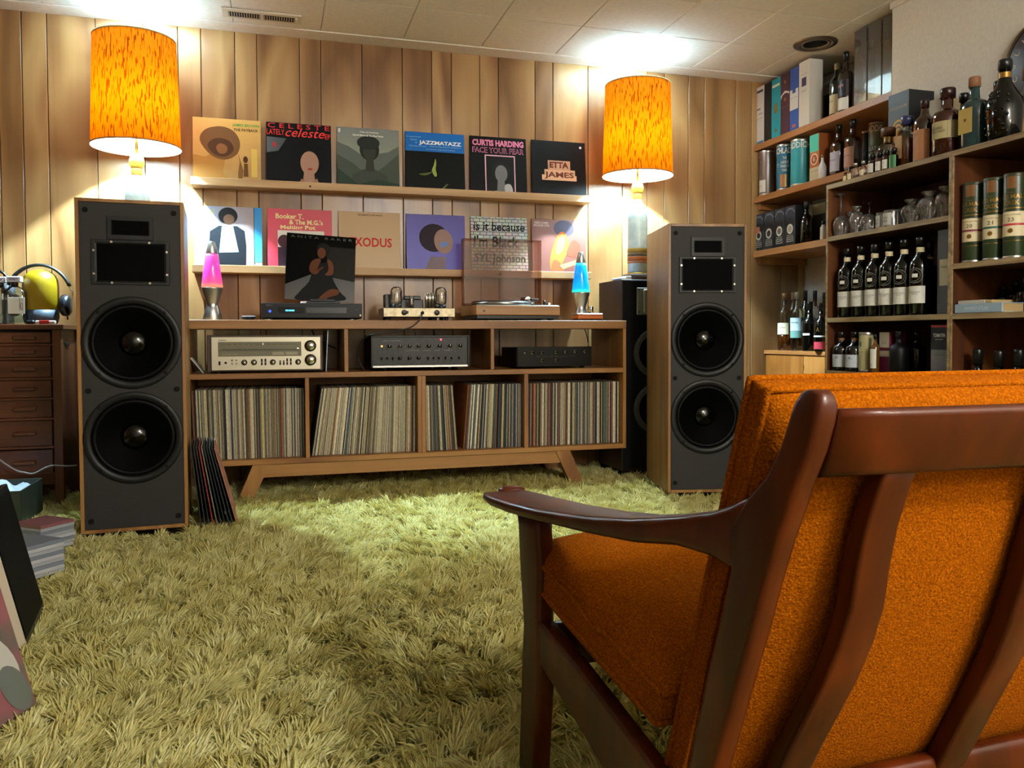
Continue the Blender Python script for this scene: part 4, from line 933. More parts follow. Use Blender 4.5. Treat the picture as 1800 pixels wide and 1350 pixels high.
# black amplifier in the right bay
Y_ = -.445; x0, x1, z0, z1 = fr(909, 1039, 609, 648, Y_); Wd = x1-x0; Hh = .098
t = unit('control_amplifier', 'low black amplifier with small chrome knobs, right bay of the console', 'amplifier', x0, x1, SZ, Y_)
zb = .010
for sx in (-.8, .2, .8):
    for yy in (.03, .22): MB().solid([(.012, 0), (.012, .010)], 16, (sx*Wd/2, yy, 0)).build('foot', BLACKP, t)
MB().rbox(-Wd/2-.006, Wd/2, .0, .26, zb, zb+Hh-.004, .002).build('case', BLACKM, t); MB().rbox(-Wd/2, Wd/2, -.006, -.0002, zb, zb+Hh, .001).build('face_plate', pr('gloss_black', '030303', .25, spec=.2), t)
fx = lambda zx: (zx-1030)/(1615-1030)*Wd-Wd/2
fz = lambda zy: zb+Hh-(zy-762)/(938-762)*Hh
for zx, zy in ((1145, 815), (1220, 815), (1330, 812), (1406, 810), (1482, 808), (1559, 808), (1220, 883), (1330, 883)):
    k = MB().lathe([(.0062, 0), (.0086, .001), (.0086, .006), (.0062, .007)], 24).build('knob_ring', CHROME, t, loc=(fx(zx), -.006, fz(zy))); k.rotation_euler = (R(90), 0, 0); MB().solid([(.0060, .0005), (.0058, .012)], 20).build('knob', BLACKP, k)
knob(t, fx(1085), fz(816), .0036, .003, CHROME, y=-.006, n=12, name='pilot_light')
text('INPUT     MODE     BASS   TREBLE   BALANCE   VOLUME', pr('print_dim', '4c4c48', .5), t, fx(1330), fz(850), .20, .0026, y=-.006)
# disc player under the stand
Y_ = -.440; x0, x1, z0, z1 = fr(459, 636, 531, 561, Y_); Wd = x1-x0; TZ = cz['top1']
t = unit('disc_player', 'slim dark disc player with blue display on the console, under the propped album', 'player', x0, x1, TZ, Y_)
for sx in (-.86, .8):
    for yy in (.03, .22): MB().solid([(.016, 0), (.016, .008)], 18, (sx*Wd/2, yy, 0)).build('foot', ALU, t)
MB().rbox(-Wd/2, Wd/2, 0, .26, .008, .077, .002).build('case', BLACKM, t); MB().rbox(-Wd/2, Wd/2, -.008, -.0002, .010, .077, .002).build('front_panel', pr('graphite_metal', '141415', .4, .3, spec=.3), t)
fx = lambda zx: (zx-628)/(1425-628)*Wd-Wd/2
fz = lambda zy: .077-(zy-410)/(540-410)*.067
MB().rbox(fx(760), fx(965), -.0092, -.0082, fz(498), fz(446), .0008).build('display', pr('gloss_black', '050505'), t); text('00:0000', pr('display_cyan', '60d8ff', .4, emit='50c8ff', es=1.0), t, fx(850), fz(475), fx(885)-fx(815), .008, y=-.0092, bold=.03)
MB().rbox(fx(975), fx(1300), -.0092, -.0082, fz(498), fz(446), .0008).build('disc_tray', pr('tray_black', '0c0c0d', .3), t)
knob(t, fx(695), fz(482), .0060, .003, pr('pilot_blue', '4060ff', .4, emit='3048ff', es=1.0), y=-.008, n=16, name='power_button'); knob(t, fx(1410), fz(517), .0065, .006, CHROME, y=-.008, n=16, name='headphone_socket')
for zx, zy in ((1340, 455), (1340, 482), (1380, 470), (1330, 470)): knob(t, fx(zx), fz(zy), .0032, .002, pr('button_dark', '4a4a4c', .4), y=-.008, n=12, name='button')
text('ONKYO', pr('print_grey', '8a8a86'), t, fx(690), fz(430), .028, .004, y=-.008)
# tube amplifier
Y_ = -.40; x0, x1, z0, z1 = fr(674, 800, 542, 558, Y_); Wd = x1-x0
t = unit('tube_amplifier', 'silver tube amplifier with glass valves on the console, left of the turntable', 'amplifier', x0, x1, TZ, Y_)
for sx in (-.85, .45, .78):
    for yy in (.03, .15): MB().solid([(.011, 0), (.011, .017)], 16, (sx*Wd/2, yy, 0)).build('foot', BLACKP, t)
ch1 = mottled('worn_nickel', '8c836c', '746b56', 45, .35, metal=.85)
MB().rbox(-Wd/2, Wd/2, 0, .20, .0172, .0605, .002).build('chassis', ch1, t)
for zx in (350, 637):
    k = knob(t, (zx-170)/(800-170)*Wd-Wd/2, .038, .0125, .003, BLACKP, name='socket'); MB().lathe([(.0125, 0), (.0135, .002), (.0120, .004)], 20).build('socket_ring', CHROME, k)
knob(t, (508-170)/630*Wd-Wd/2, .037, .0075, .014, BLACKP, name='cable_plug'); MB().rbox(-.062, -.054, -.004, -.0002, .032, .046, .001).build('switch', BLACKP, t)
GLT = glass('valve_glass', (1, .98, .94), .16)
def valve(x, y, r, h, big):
    b_ = MB().solid([(r*.85, .0607), (r*.9, .064), (r*.9, .064+h*.16)], 18, (x, y, 0)).build('valve', BLACKP if not big else pr('valve_base', '1c1410', .4), t); zz = .064+h*.165
    MB().solid([(r*.80, zz), (r*.98, zz+h*.10), (r, zz+h*.2), (r, zz+h*.62), (r*.85, zz+h*.76), (r*.45, zz+h*.84)], 22, (x, y, 0)).build('glass', GLT, b_)
    MB().rbox(x-r*.42, x+r*.42, y-r*.30, y+r*.30, zz+h*.08, zz+h*.50, .002).build('plates', pr('plate_grey', '5c5852', .4, .8), b_); MB().lathe([(r*.55, zz+h*.58), (r*.7, zz+h*.585)], 16, (x, y, 0)).build('mica', pr('mica', 'c8c0b0', .3), b_)
valve(-.105, .045, .028, .098, True); valve(.112, .045, .028, .098, True); valve(-.032, .045, .013, .055, False)
for x in (.046, .062, .078): MB().solid([(.0085, .0607), (.0085, .134), (.006, .137)], 14, (x, .07, 0)).build('capacitor_can', pr('polished_can', 'd6d4ce', .18, 1.0), t)
MB().rbox(-.075, .035, .10, .18, .0607, .105, .003).build('transformer', BLACKP, t); MB().rbox(-.055, .025, .115, .175, .1052, .124, .003).build('transformer_top', BLACKP, t)
MB().rbox(.085, .105, .09, .17, .0607, .126, .003).build('choke', BLACKP, t); MB().rbox(-.155, -.125, .08, .15, .0607, .128, .003).build('output_transformer', BLACKP, t)
# turntable
Y_ = -.455; x0, x1, z0, z1 = fr(837, 984, 534, 554, Y_); Wd = x1-x0; TD = .34
TTW = wood('turntable_oak', '6a4420', '8a5c2c', '9c7040', 'X', .4, rings=8, scale=4, tint=.0)
t = unit('turntable', 'oak turntable with raised smoked dust cover at the right of the console', 'turntable', x0, x1, TZ, Y_)
for sx in (-.72, .0, .55, .85):
    for yy in (.05, .28): MB().solid([(.018, 0), (.018, .008)], 18, (sx*Wd/2, yy, 0)).build('foot', BLACKP, t)
MB().rbox(-Wd/2+.004, Wd/2-.001, .006, TD, .008, .026, .002).build('lower_case', BLACKP, t); MB().rbox(-Wd/2, Wd/2, 0, TD, .0262, .074, .003).build('plinth', TTW, t)
q_ = MB().rbox(-Wd/2+.034, -Wd/2+.044, -.0012, -.0002, .042, .050, .0002).build('badge', BLACKP, t)
MB().rbox(-Wd/2+.008, Wd/2-.008, .008, TD-.01, .0742, .077, .001).build('deck', pr('deck_grey', '55524c', .4, .6), t)
pl = MB().solid([(.150, .0772), (.152, .080), (.152, .092), (.149, .095)], 56, (-.045, .165, 0)).build('platter', pr('platter_steel', 'a9adae', .25, 1.0), t); MB().solid([(.146, .0952), (.146, .0985)], 48, (-.045, .165, 0)).build('mat', BLACKM, pl); MB().cyl((-.045, .165, .0985), (-.045, .165, .106), .0035, 10).build('spindle', CHROME, pl)
ar = MB().solid([(.026, .0772), (.026, .094), (.022, .098)], 22, (.135, .245, 0)).build('arm_base', pr('arm_black', '151515', .3), t)
MB().cyl((.135, .245, .098), (.135, .245, .118), .012, 16).build('arm_pivot', CHROME, ar); MB().tube([(.135, .30, .116), (.135, .245, .116), (.137, .15, .113), (.128, .085, .108), (.105, .055, .105)], .0042, 8).build('arm_tube', CHROME, ar); MB().cyl((.135, .275, .116), (.135, .305, .116), .015, 16).build('counterweight', CHROME, ar); MB().rbox(.078, .112, .040, .062, .098, .110, .002).build('headshell', BLACKP, ar)
MB().cyl((.165, .10, .077), (.165, .10, .104), .006, 10).build('arm_rest', BLACKP, t); MB().rbox(.162, .176, .03, .06, .0772, .088, .002).build('lever', CHROME, t)
SMOKE = glass('smoked_acrylic', (.86, .78, .74), .05)
cw, chh, cd_ = Wd/2-.004, .345, .055; hy = TD-.065
cv = MB(); th_ = .003
rgn = [(-cw, cw, hy+cd_, hy+cd_+th_, .082, .082+chh), (-cw, -cw+th_, hy, hy+cd_, .082, .082+chh), (cw-th_, cw, hy, hy+cd_, .082, .082+chh), (-cw+th_, cw-th_, hy, hy+cd_, .082+chh-th_, .082+chh)]
for b_ in rgn: cv.box(*b_)
cvo = cv.build('dust_cover', SMOKE, t)
for x in (-.12, .12): MB().rbox(x-.012, x+.012, hy+cd_-.004, hy+cd_+.014, .0742, .10, .002).build('hinge', BLACKP, t)
MB().rbox(-.01, .01, hy-.004, hy-.0005, .082+chh-.012, .082+chh, .001).build('cover_handle', BLACKP, cvo)
# lava lamps
def lava(name):
    def mk(nm, stops, es):
        mt = bpy.data.materials.new(nm); mt.use_nodes = True; nt, N, L, b = nodes(mt); tc = N('ShaderNodeTexCoord'); sx = N('ShaderNodeSeparateXYZ'); L(tc.outputs['Object'], sx.inputs[0])
        mr = N('ShaderNodeMapRange'); mr.inputs[1].default_value = .155; mr.inputs[2].default_value = .305; L(sx.outputs[2], mr.inputs[0]); r = ramp(N, L, mr.outputs[0], stops)
        L(r.outputs[0], b.inputs['Emission Color']); b.inputs['Emission Strength'].default_value = es; L(r.outputs[0], b.inputs['Base Color']); b.inputs['Roughness'].default_value = .1; return mt
    return mk
mk = lava('')
PINK = mk('pink_lava_liquid', [(0, 'ff8a70'), (.12, 'f0508a'), (.4, 'c83aa8'), (.75, 'c040a8'), (1, 'e05ab0')], .36); BLUE = mk('blue_lava_liquid', [(0, '30e0c8'), (.10, '10a8f0'), (.5, '0a80f0'), (.85, '1090f8'), (1, '40d0ff')], .42)
WAXP = pr('pink_wax', 'e0609a', .4, emit='d84a9a', es=.4); WAXB = pr('cyan_wax', '60f0d8', .4, emit='50f0d8', es=.4)
def lava_lamp(x, y, liq, wax, label):
    t = thing('lava_lamp', label, 'lamp', (x, y, TZ), 0, 'lava lamps on the console')
    MB().lathe([(.044, 0), (.045, .002), (.030, .058), (.0255, .072), (.028, .082), (.046, .145), (.0475, .150), (.0455, .151)], 36).build('base', ALU, t); MB().solid([(.043, .0002), (.043, .004)], 28).build('base_plate', BLACKP, t)
    g = MB().solid([(.0455, .1515), (.047, .155), (.030, .292), (.0265, .304)], 36).build('globe', liq, t)
    w_ = MB().sphere((0, 0, .158), .040, 20, 10, sz=.35); w_.build('wax', wax, g); MB().sphere((.004, -.006, .292), .0245, 16, 8, sz=.5).build('wax', wax, g)
    MB().solid([(.0268, .3045), (.0275, .306), (.0155, .356), (.0140, .360)], 28).build('cap', ALU, t); return t
lava_lamp(atY(373, 500, -.30)[0], -.30, PINK, WAXP, 'lava lamp with glowing pink liquid on the left end of the console')
lava_lamp(atY(1021, 500, -.27)[0], -.27, BLUE, WAXB, 'lava lamp with glowing blue liquid right of the turntable')
# small things on the console
p_ = atY(437, 556, -.36); t = thing('puck_coaster', 'small black round puck with pale rim between pink lava lamp and disc player', 'coaster', (p_[0], -.36, TZ))
MB().solid([(.022, 0), (.030, .008), (.031, .016), (.026, .018)], 28).build('body', BLACKP, t); MB().lathe([(.0262, .0182), (.029, .0195), (.031, .0182)], 28).build('rim', pr('pale_rim', 'b8bcc4', .3), t)
x0 = atY(1015, 556, -.40)[0]; x1 = atY(1060, 556, -.40)[0]
t = thing('phono_box', 'small wood and aluminium box in front of the blue lava lamp', 'box', ((x0+x1)/2, -.40, TZ))
hw = (x1-x0)/2; MB().rbox(-hw, hw, 0, .09, .0, .010, .002).build('base', BLACKP, t); MB().rbox(-hw+.002, hw, 0, .09, .0102, .032, .004).build('body', pr('orange_wood', '9c5424', .35), t); MB().rbox(-hw, hw, -.001, .091, .0322, .038, .003).build('lid', ALU, t)
p_ = atY(1045, 540, -.27); t = thing('stylus_brush_bottle', 'small chrome-capped bottle behind the wood and aluminium box', 'bottle', (p_[0], -.22, TZ))
MB().solid([(.014, 0), (.015, .003), (.015, .048)], 18).build('body', BLACKP, t); MB().solid([(.013, .0485), (.013, .078), (.011, .080)], 18).build('cap', CHROME, t)
t = thing('white_adapter', 'small white plastic device lying on the dark speaker beside the lamp', 'device', (1.752, -.318, 1.0405)); MB().rbox(-.035, .035, -.05, .05, 0, .012, .004).build('body', pr('white_plastic', 'd8dadc', .4), t); MB().rbox(-.0, .034, -.049, .02, .0121, .020, .003).build('cover', pr('white_plastic', 'd8dadc'), t)
# things tucked in the console bays
x0 = atY(574, 620, -.42)[0]
t = MB().rbox(-.002, .002, 0, .24, 0, .19, .0008).build('clear_sleeve', pr('pale_sleeve', 'a8bcd0', .25)); t.location = (x0-.004, -.44, SZ+.0008); t.rotation_euler = (0, R(3), 0); tag(t, 'pale plastic sleeve standing on edge right of the silver receiver', 'sleeve')
x0 = atY(352, 645, -.40)[0]
t = MB().rbox(-.001, .001, 0, .10, 0, .10, .0004).build('white_card', pr('card_white', 'd8d4cc')); t.location = (x0+.014, -.42, SZ+.0008); t.rotation_euler = (0, R(-38), 0); tag(t, 'white card leaning beside the silver receiver', 'card')
# ------------------------------------------------------------------ niche shelves and bookcase on the right
NF, NB = 2.74, X1            # niche shelves: front edge and back wall
BF, BB = 2.35, 2.692         # bookcase front and back
def zX(x, y, X): return atX(x, y, X)[2]
zs1, zs2, zs3 = zX(1326, 255.8, NF), zX(1324, 347.5, NF), zX(1322, 442.6, NF)
for nm, z, lab in ((1, zs1, 'topmost teak shelf of the corner niche, under the row of boxes'), (2, zs2, 'middle teak shelf of the corner niche, under the blue tubes'), (3, zs3, 'lowest teak shelf of the corner niche, under the four dark boxes')):
    s_ = thing('niche_shelf', lab, 'shelf', (2.92, -.59, z), group='niche shelves')
    MB().rbox(NF-2.92, NB-2.92-.001, -.583, .583, -.036, 0, .0015).build('board', SHELFO, s_)
    MB().rbox(NF+.03-2.92, NB-2.92-.002, .560, .583, -.075, -.0362, .002).build('cleat', SHELFO, s_)
zc_ = zX(1342, 615.5, 2.82)
cb = thing('niche_cabinet', 'low built-in cabinet with plank doors under the corner niche', 'cabinet', (2.96, -.59, 0))
CABW = wood('cabinet_pine', '744216', '8e5826', 'a46e38', 'Z', .4, rings=8, scale=4, tint=.06)
MB().rbox(2.815-2.96, X1-2.961, -.584, .583, zc_-.022, zc_, .0015).build('top', SHELFO, cb); MB().rbox(2.84-2.96, X1-2.961, -.584, .583, .03, zc_-.0222, .001).build('carcass', CABW, cb)
ya, yb_ = atX(1412, 640, 2.822)[1]+.59, .575
for a, b in ((ya+.001, yb_), (ya-.20, ya-.001), (-.578, ya-.202)):
    d_ = MB().rbox(2.822-2.96, 2.8398-2.96, a, b, .06, zc_-.024, .002).build('door', CABW, cb)
    MB().rbox(2.818-2.96, 2.8218-2.96, b-.006, b+.0, zc_-.10, zc_-.075, .001).build('hinge', BRASS, d_)
# bookcase units
YD1 = atX(1451, 500, BF)[1]; YD2 = atX(1669.5, 500, BF)[1]; YD3 = YD2-(YD1-YD2)
zt = zX(1454, 325.7, BF); zg = zX(1454, 417, BF); zk = zX(1454, 559, BF); zl = zX(1454, 651, BF)
zm = zX(1673, 464, BF); zn = zX(1673, 551.5, BF)
def bookcase(label, y1, y0, shelves, first):
    """unit between y0 < y < y1, front at BF"""
    t = thing('bookcase', label, 'bookcase', ((BF+BB)/2, (y0+y1)/2, 0), group='bookcase units'); xc, yc = (BF+BB)/2, (y0+y1)/2; k = .0105
    def pt(nm, xa, xb, ya_, yb__, za, zb__, m): return MB().rbox(xa-xc, xb-xc, ya_-yc, yb__-yc, za, zb__, .0008).build(nm, m, t)
    pt('side_panel', BF+.004, BB, y1-k, y1, 0, zt-.0205, SHELFDZ); pt('side_panel', BF+.004, BB, y0, y0+k, 0, zt-.0205, SHELFDZ)
    pt('edge_strip', BF, BF+.0038, y1-k, y1, 0, zt-.0205, EDGE); pt('edge_strip', BF, BF+.0038, y0, y0+k, 0, zt-.0205, EDGE)
    pt('back_panel', BB-.006, BB, y0+k, y1-k, .04, zt-.0205, SHELFDZ); pt('plinth', BF+.03, BF+.045, y0+k, y1-k, 0, .06, SHELFD)
    for z in shelves:
        pt('shelf', BF+.004, BB-.0062, y0+k+.0003, y1-k-.0003, z-.020, z, SHELFD); pt('shelf_edge', BF, BF+.0038, y0+k+.0003, y1-k-.0003, z-.020, z, EDGE)
    pt('top', BF+.004, BB, y0, y1, zt-.020, zt, SHELFD); pt('top_edge', BF, BF+.0038, y0, y1, zt-.020, zt, EDGE)
    return t
bookcase('dark open bookcase with hanging glasses and six black bottles', YD1, YD2+.0003, (zg, zk, zl, .30), True)
bookcase('dark open bookcase at the right edge holding tall green tubes', YD2-.0003, YD3, (zm, zn, .30), False)

# ------------------------------------------------------------------ bottles, boxes and tubes
FACE = R(-90)        # local -Y turned to face the room (-X)
AMBER = pr('amber_spirit', '7a3808', .08, coat=.6, spec=.6); DKAMB = pr('dark_amber_glass', '260d05', .06, coat=.8); BLKGL = pr('black_glass', '030403', .08, coat=.25, spec=.4); GRNGL = pr('green_glass', '10231a', .07, coat=.7); TEALGL = pr('teal_ceramic', '22383a', .16, coat=.4)
CLR = glass('clear_bottle_glass', (.96, .98, .98), .14); CAPB = pr('cap_black', '0d0d0e', .3); CORK = pr('cork', '7c5434', .7); LABC = pr('label_cream', 'cdbf9c', .6); LABW = pr('label_white', 'd0d0c8', .6); TXT = pr('label_text', '3a342c', .6); GOLD = pr('gold_foil', '8c6a30', .38, .7)
def arc(name, r, z0, z1, half, mat, parent, off=.0005, n=10):
    """curved label on the front (-Y) of a round bottle"""
    rr_ = r+off; return MB().lathe([(rr_, z0), (rr_, z1)], n, a0=-PI/2-half, a1=-PI/2+half).build(name, mat, parent)
SHAPES = {   # profile as (radius factor, height fraction), body radius 1
    'classic': [(.93, 0), (1, .012), (1, .60), (.97, .66), (.80, .71), (.52, .745), (.38, .79), (.35, .88)],
    'shoulder': [(.93, 0), (1, .012), (1, .56), (.97, .61), (.86, .65), (.60, .675), (.40, .70), (.36, .80), (.36, .86)],
    'squat': [(.93, 0), (1, .015), (1, .52), (.95, .60), (.75, .66), (.46, .70), (.38, .76), (.36, .84)],
    'bulb': [(.80, 0), (.86, .01), (.95, .25), (1, .42), (.92, .52), (.65, .62), (.42, .70), (.33, .78), (.32, .88)],
    'society': [(.93, 0), (1, .012), (1, .60), (.97, .655), (.85, .70), (.60, .74), (.42, .775), (.37, .80), (.36, .90)],
    'vial': [(.95, 0), (1, .015), (1, .62), (.90, .68), (.55, .72), (.50, .80)],
}
def bottle(x, y, z, r, h, shape, gl, label, cap=CAPB, labels=(), texts=(), capr=.40, name='bottle', cat='bottle', rz=FACE, group=None, fill=None, flat_=None, neck=None, capw=None):
    t = thing(name, label, cat, (x, y, z+.0004), rz, group); P = SHAPES[shape]
    sy = flat_ or 1.0
    prof = [(r*a, h*b) for a, b in P]; zt_ = prof[-1][1]
    MB().lathe([(0, prof[0][1])]+prof+[(prof[-1][0]*.9, zt_+.0002)], 24, sy=sy).build('glass', gl, t)
    if fill:
        lv, m_ = fill; MB().solid([(max(a*r-.0025, .001), max(b*h, .004)) for a, b in P if b*h < lv*h]+[(np.interp(lv, [b for a, b in P], [a for a, b in P])*r-.0025, lv*h)], 20, sy=sy).build('spirit', m_, t)
    cr_ = capw or prof[-1][0]*1.12; MB().solid([(cr_, zt_+.0004), (cr_, h*.985), (cr_*.9, h)], 18).build('cap', cap, t)
    if neck: MB().lathe([(prof[-1][0]*1.04, h*neck[0]), (prof[-1][0]*1.06, h*neck[1])], 18).build('neck_label', neck[2], t)
    for z0_, z1_, half, m_ in labels:
        if sy == 1.0: arc('label', r, z0_*h, z1_*h, half, m_, t)
        else: MB().rbox(-r*.62, r*.62, -r*sy-.0012, -r*sy-.0002, z0_*h, z1_*h, .0003).build('label', m_, t)
    for body, zz, w_, hh_, m_ in texts: text(body, m_, t, 0, zz*h, w_, hh_, y=-r*sy-.0013, bend=(r+.0009 if sy == 1.0 else None))
    return t
def placeX(px, py, X): p = atX(px, py, X); return p[1]
def carton(px0, px1, ytop, X, z, depth, col, label, name='spirit_box', h=None, side=None, group=None, rough=.45):
    """upright box whose front faces -X between two photo columns; returns (root, width, height)"""
    ya_, yb__ = atX(px0, ytop, X)[1], atX(px1, ytop, X)[1]; hh = h or (atX((px0+px1)/2, ytop, X)[2]-z); w_ = ya_-yb__-.0015
    t = MB().rbox(-w_/2, w_/2, 0, depth, 0, hh, .0008).build(name, pr('carton_'+col, col, rough)); t.location = (X, (ya_+yb__)/2, z+.0004); t.rotation_euler = (0, 0, FACE); tag(t, label, 'box', group); return t, w_, hh
def pbox(t, x0, x1, z0, z1, col, y=-.0004, name='print'):
    return flat(rect(x0, x1, z0, z1), pr('ink_'+col, col, .45), t, y, name)
def tube_can(px0, px1, ytop, X, z, col, label, rz=FACE, h=None, lid=None, metal=0.0, name='spirit_tube'):
    pc = (px0+px1)/2; ya_, yb__ = atX(px0, ytop, X)[1], atX(px1, ytop, X)[1]; r = (ya_-yb__)*.5*.70; hh = h or (atX(pc, ytop, X)[2]-z)
    t = thing(name, label, 'tube', (X, (ya_+yb__)/2, z+.0004), rz); MB().solid([(r*.98, 0), (r, .002), (r, hh*.93), (r, hh-.003), (r*.97, hh)], 36).build('body', pr('tube_'+col, col, .35, metal), t)
    MB().lathe([(r+.0003, 0), (r+.0008, .002), (r+.0008, .008), (r+.0003, .009)], 36).build('bottom_rim', ALU, t); MB().lathe([(r+.0003, hh-.012), (r+.0008, hh-.010), (r+.0008, hh-.002), (r*.99, hh+.0004)], 36).build('lid_rim', lid or ALU, t)
    return t, r, hh
# --- top niche shelf: row of cartons
XT = NF+.02
t, w_, h_ = carton(1328, 1343, 153, XT, zs1, .08, 'c9c4be', 'narrow white printed whisky box at the far end of the top shelf'); pbox(t, -w_*.38, w_*.38, h_*.90, h_*.94, '2c2a2a'); pbox(t, -w_*.3, w_*.1, h_*.60, h_*.63, '6a6668'); pbox(t, -w_*.1, w_*.35, h_*.52, h_*.54, '8a8688'); pbox(t, -w_*.4, w_*.45, .0, h_*.06, '4a6a8a')
text('fine malt', TXT, t, 0, h_*.45, w_*.7, .006, y=-.0002)
t, w_, h_ = carton(1343.5, 1356, 146, XT, zs1, .08, '100e10', 'black whisky box beside the narrow white one on the top shelf')
t, w_, h_ = carton(1356.5, 1372, 138, XT, zs1, .08, '1a7f88', 'teal whisky box with gold figure on the top shelf'); pbox(t, -w_*.42, w_*.42, h_*.86, h_*.90, 'c8c49a'); flat(ell(0, h_*.50, w_*.22, h_*.09), GOLD, t, -.0005); flat(ell(0, h_*.13, w_*.15, h_*.03), GOLD, t, -.0005); text('single malt', GOLD, t, 0, h_*.33, w_*.8, .012, y=-.0003)
t, w_, h_ = carton(1372.5, 1388, 130, XT, zs1, .08, '3c1620', 'maroon whisky box with white arc on the top shelf'); flat([(-w_*.48, h_*.60), (-w_*.3, h_*.66), (0, h_*.685), (w_*.3, h_*.67), (w_*.48, h_*.645), (w_*.48, h_*.685), (0, h_*.725), (-w_*.48, h_*.665)], pr('ink_d8d0c8', 'd8d0c8', .45), t, -.0005); flat(ell(0, h_*.58, w_*.12, h_*.03), GOLD, t, -.0005); text('highland malt', GOLD, t, 0, h_*.46, w_*.8, .008, y=-.0003); flat(ell(0, h_*.87, w_*.12, h_*.03), GOLD, t, -.0005)
t, w_, h_ = carton(1388.5, 1404, 119, XT, zs1, .08, '2c4684', 'blue whisky box with white panel on the top shelf'); pbox(t, -w_*.48, w_*.48, h_*.34, h_*.66, 'd2d2cc'); pbox(t, -w_*.18, w_*.18, h_*.60, h_*.70, '2c4684', -.0007); text('malt whisky', TXT, t, 0, h_*.53, w_*.7, .006, y=-.0006); pbox(t, -w_*.2, w_*.2, h_*.06, h_*.11, 'a8503c')
t, w_, h_ = carton(1404.5, 1423, 107, XT, zs1, .085, 'cbc7bd', 'tall white whisky box with purple square, nearest of the top-shelf boxes'); pbox(t, -w_*.22, w_*.22, h_*.62, h_*.75, '34284c'); text('aged oak', TXT, t, 0, h_*.80, w_*.6, .006, y=-.0003); text('single cask\nselection', TXT, t, 0, h_*.55, w_*.45, .012, y=-.0003)
for k in range(9): MB().rbox(-w_/2-.0006, -w_/2-.0001, .015, .072, h_*(.16+.075*k), h_*(.17+.075*k), .0002).build('side_print', pr('side_print', '8a7c66', .6), t)
t, w_, h_ = carton(1449, 1458, 150, NB-.12, zs1, .07, '1c1512', 'dark carton at the back of the top shelf behind the white box', h=.22)
XB = NF+.06
bottle(XB+.02, placeX(1471, 190, XB+.02), zs1, .036, .285, 'classic', GRNGL, 'green glass bottle with pale label and cream cap on the top shelf', cap=pr('cap_cream', '8d8570', .5), labels=((.08, .42, 1.1, LABC),), texts=(('SPIRIT', .30, .03, .008, TXT),))
bottle(XB-.02, placeX(1487, 190, XB-.02), zs1, .038, .30, 'shoulder', pr('brown_glass_dark', '1c0e08', .07, coat=.8), 'black-capped bottle with pink script label beside the clear cases', labels=((.02, .22, 1.2, LABW), (.24, .52, 1.2, pr('label_black', '17101a', .5))), texts=(('Sport', .42, .045, .022, pr('ink_pink', 'c88a94', .5)),))
ACR = glass('clear_acrylic', (.97, .985, 1.0), .20, haze=.09)
for k, (a, b, tp) in enumerate(((1501, 1523, 60), (1525, 1549, 44), (1550.5, 1567, 40))):
    y1_, y0_ = placeX(a, 150, XT), placeX(b, 150, XT); wd = y1_-y0_; nm = ('far', 'middle', 'near')[k]
    t = thing('acrylic_case', 'tall clear acrylic display case on the top shelf, %s one of three' % nm, 'case', (XT+.05, (y0_+y1_)/2, zs1+.0004), FACE, 'clear acrylic cases'); hh = .365
    MB().box(-wd/2+.002, wd/2-.002, -.05, .05, 0.002, hh).build('shell', ACR, t); MB().rbox(-wd/2+.001, wd/2-.001, -.051, .051, 0, .0018, .0004).build('base', pr('acrylic_base', 'a89c8c', .2), t)
    bottle(XT+.05, (y0_+y1_)/2, zs1+.0024, min(.034, wd*.36), .31, 'classic', glass('frosted_bottle_glass', (.93, .95, .96), .14, haze=.10), 'clear bottle with grey stopper inside the %s acrylic case' % nm, cap=pr('cap_grey', '5c5852', .4), group='bottles in acrylic cases')
# --- middle niche shelf
t, r, h_ = tube_can(1338, 1359, 268, XB-.01, zs2, '77706c', 'silver-grey whisky tube with white label at the far end of the middle shelf', metal=.7, h=.262); arc('label', r, .02, .09, .8, LABW, t); text('cask no 7', TXT, t, 0, .055, .03, .006, bend=r+.0009)
t, r, h_ = tube_can(1352, 1372, 262, NB-.10, zs2, '0f3c3c', 'dark teal tube at the back behind the silver-grey tube')
t, r, h_ = tube_can(1368, 1392.5, 256, XB-.01, zs2, '1c5a72', 'blue whisky tube with white lettering THE LADDIE TWENTY TWO on the middle shelf', rz=R(-42)); text('BRUICHLADDICH', LABW, t, 0, h_*.86, r*4.6, .034, bend=r+.0006, bold=.03); text('THE\nLADDIE\nTWENTY\nTWO', LABW, t, .004, h_*.56, .052, .085, bend=r+.0006, bold=.01); text('AGED\n22', LABW, t, -.04, h_*.55, .022, .022, bend=r+.0006); arc('gold_panel', r, h_*.06, h_*.34, .42, pr('copper_panel', '9c7a52', .3, .6), t)
t, r, h_ = tube_can(1393, 1423, 247, XB-.01, zs2, '2f8a92', 'wide turquoise whisky tube on the middle shelf', rz=R(-42)); text('BRUICHLADDICH', LABW, t, 0, h_*.87, r*5.0, .034, bend=r+.0006, bold=.03, ang=-1.35)
t, w_, h_ = carton(1423.5, 1440, 236, XB-.03, zs2, .085, '9a5426', 'copper and turquoise whisky box with round emblem on the middle shelf'); pbox(t, -w_*.5, w_*.46, h_*.63, h_*.99, '3fa890'); flat(ell(.0, h_*.47, w_*.40, w_*.40), pr('ink_c8b8a0', 'c8b8a0', .45), t, -.0006); flat(ell(.0, h_*.47, w_*.31, w_*.31), pr('ink_8c3c28', '8c3c28', .45), t, -.0009); text('B', LABC, t, 0, h_*.47, w_*.2, w_*.28, y=-.0010); pbox(t, -w_*.5, w_*.5, 0, h_*.30, 'b0a484'); text('SPIRIT OF THE ISLE', TXT, t, 0, h_*.22, w_*.8, .006, y=-.0005)
bottle(NF+.025, placeX(1445.5, 310, NF+.025), zs2, .021, .125, 'bulb', pr('milk_glass', 'c4c4c2', .3), 'small white ceramic bottle with cork in front of the copper box', cap=CORK, name='ceramic_bottle')
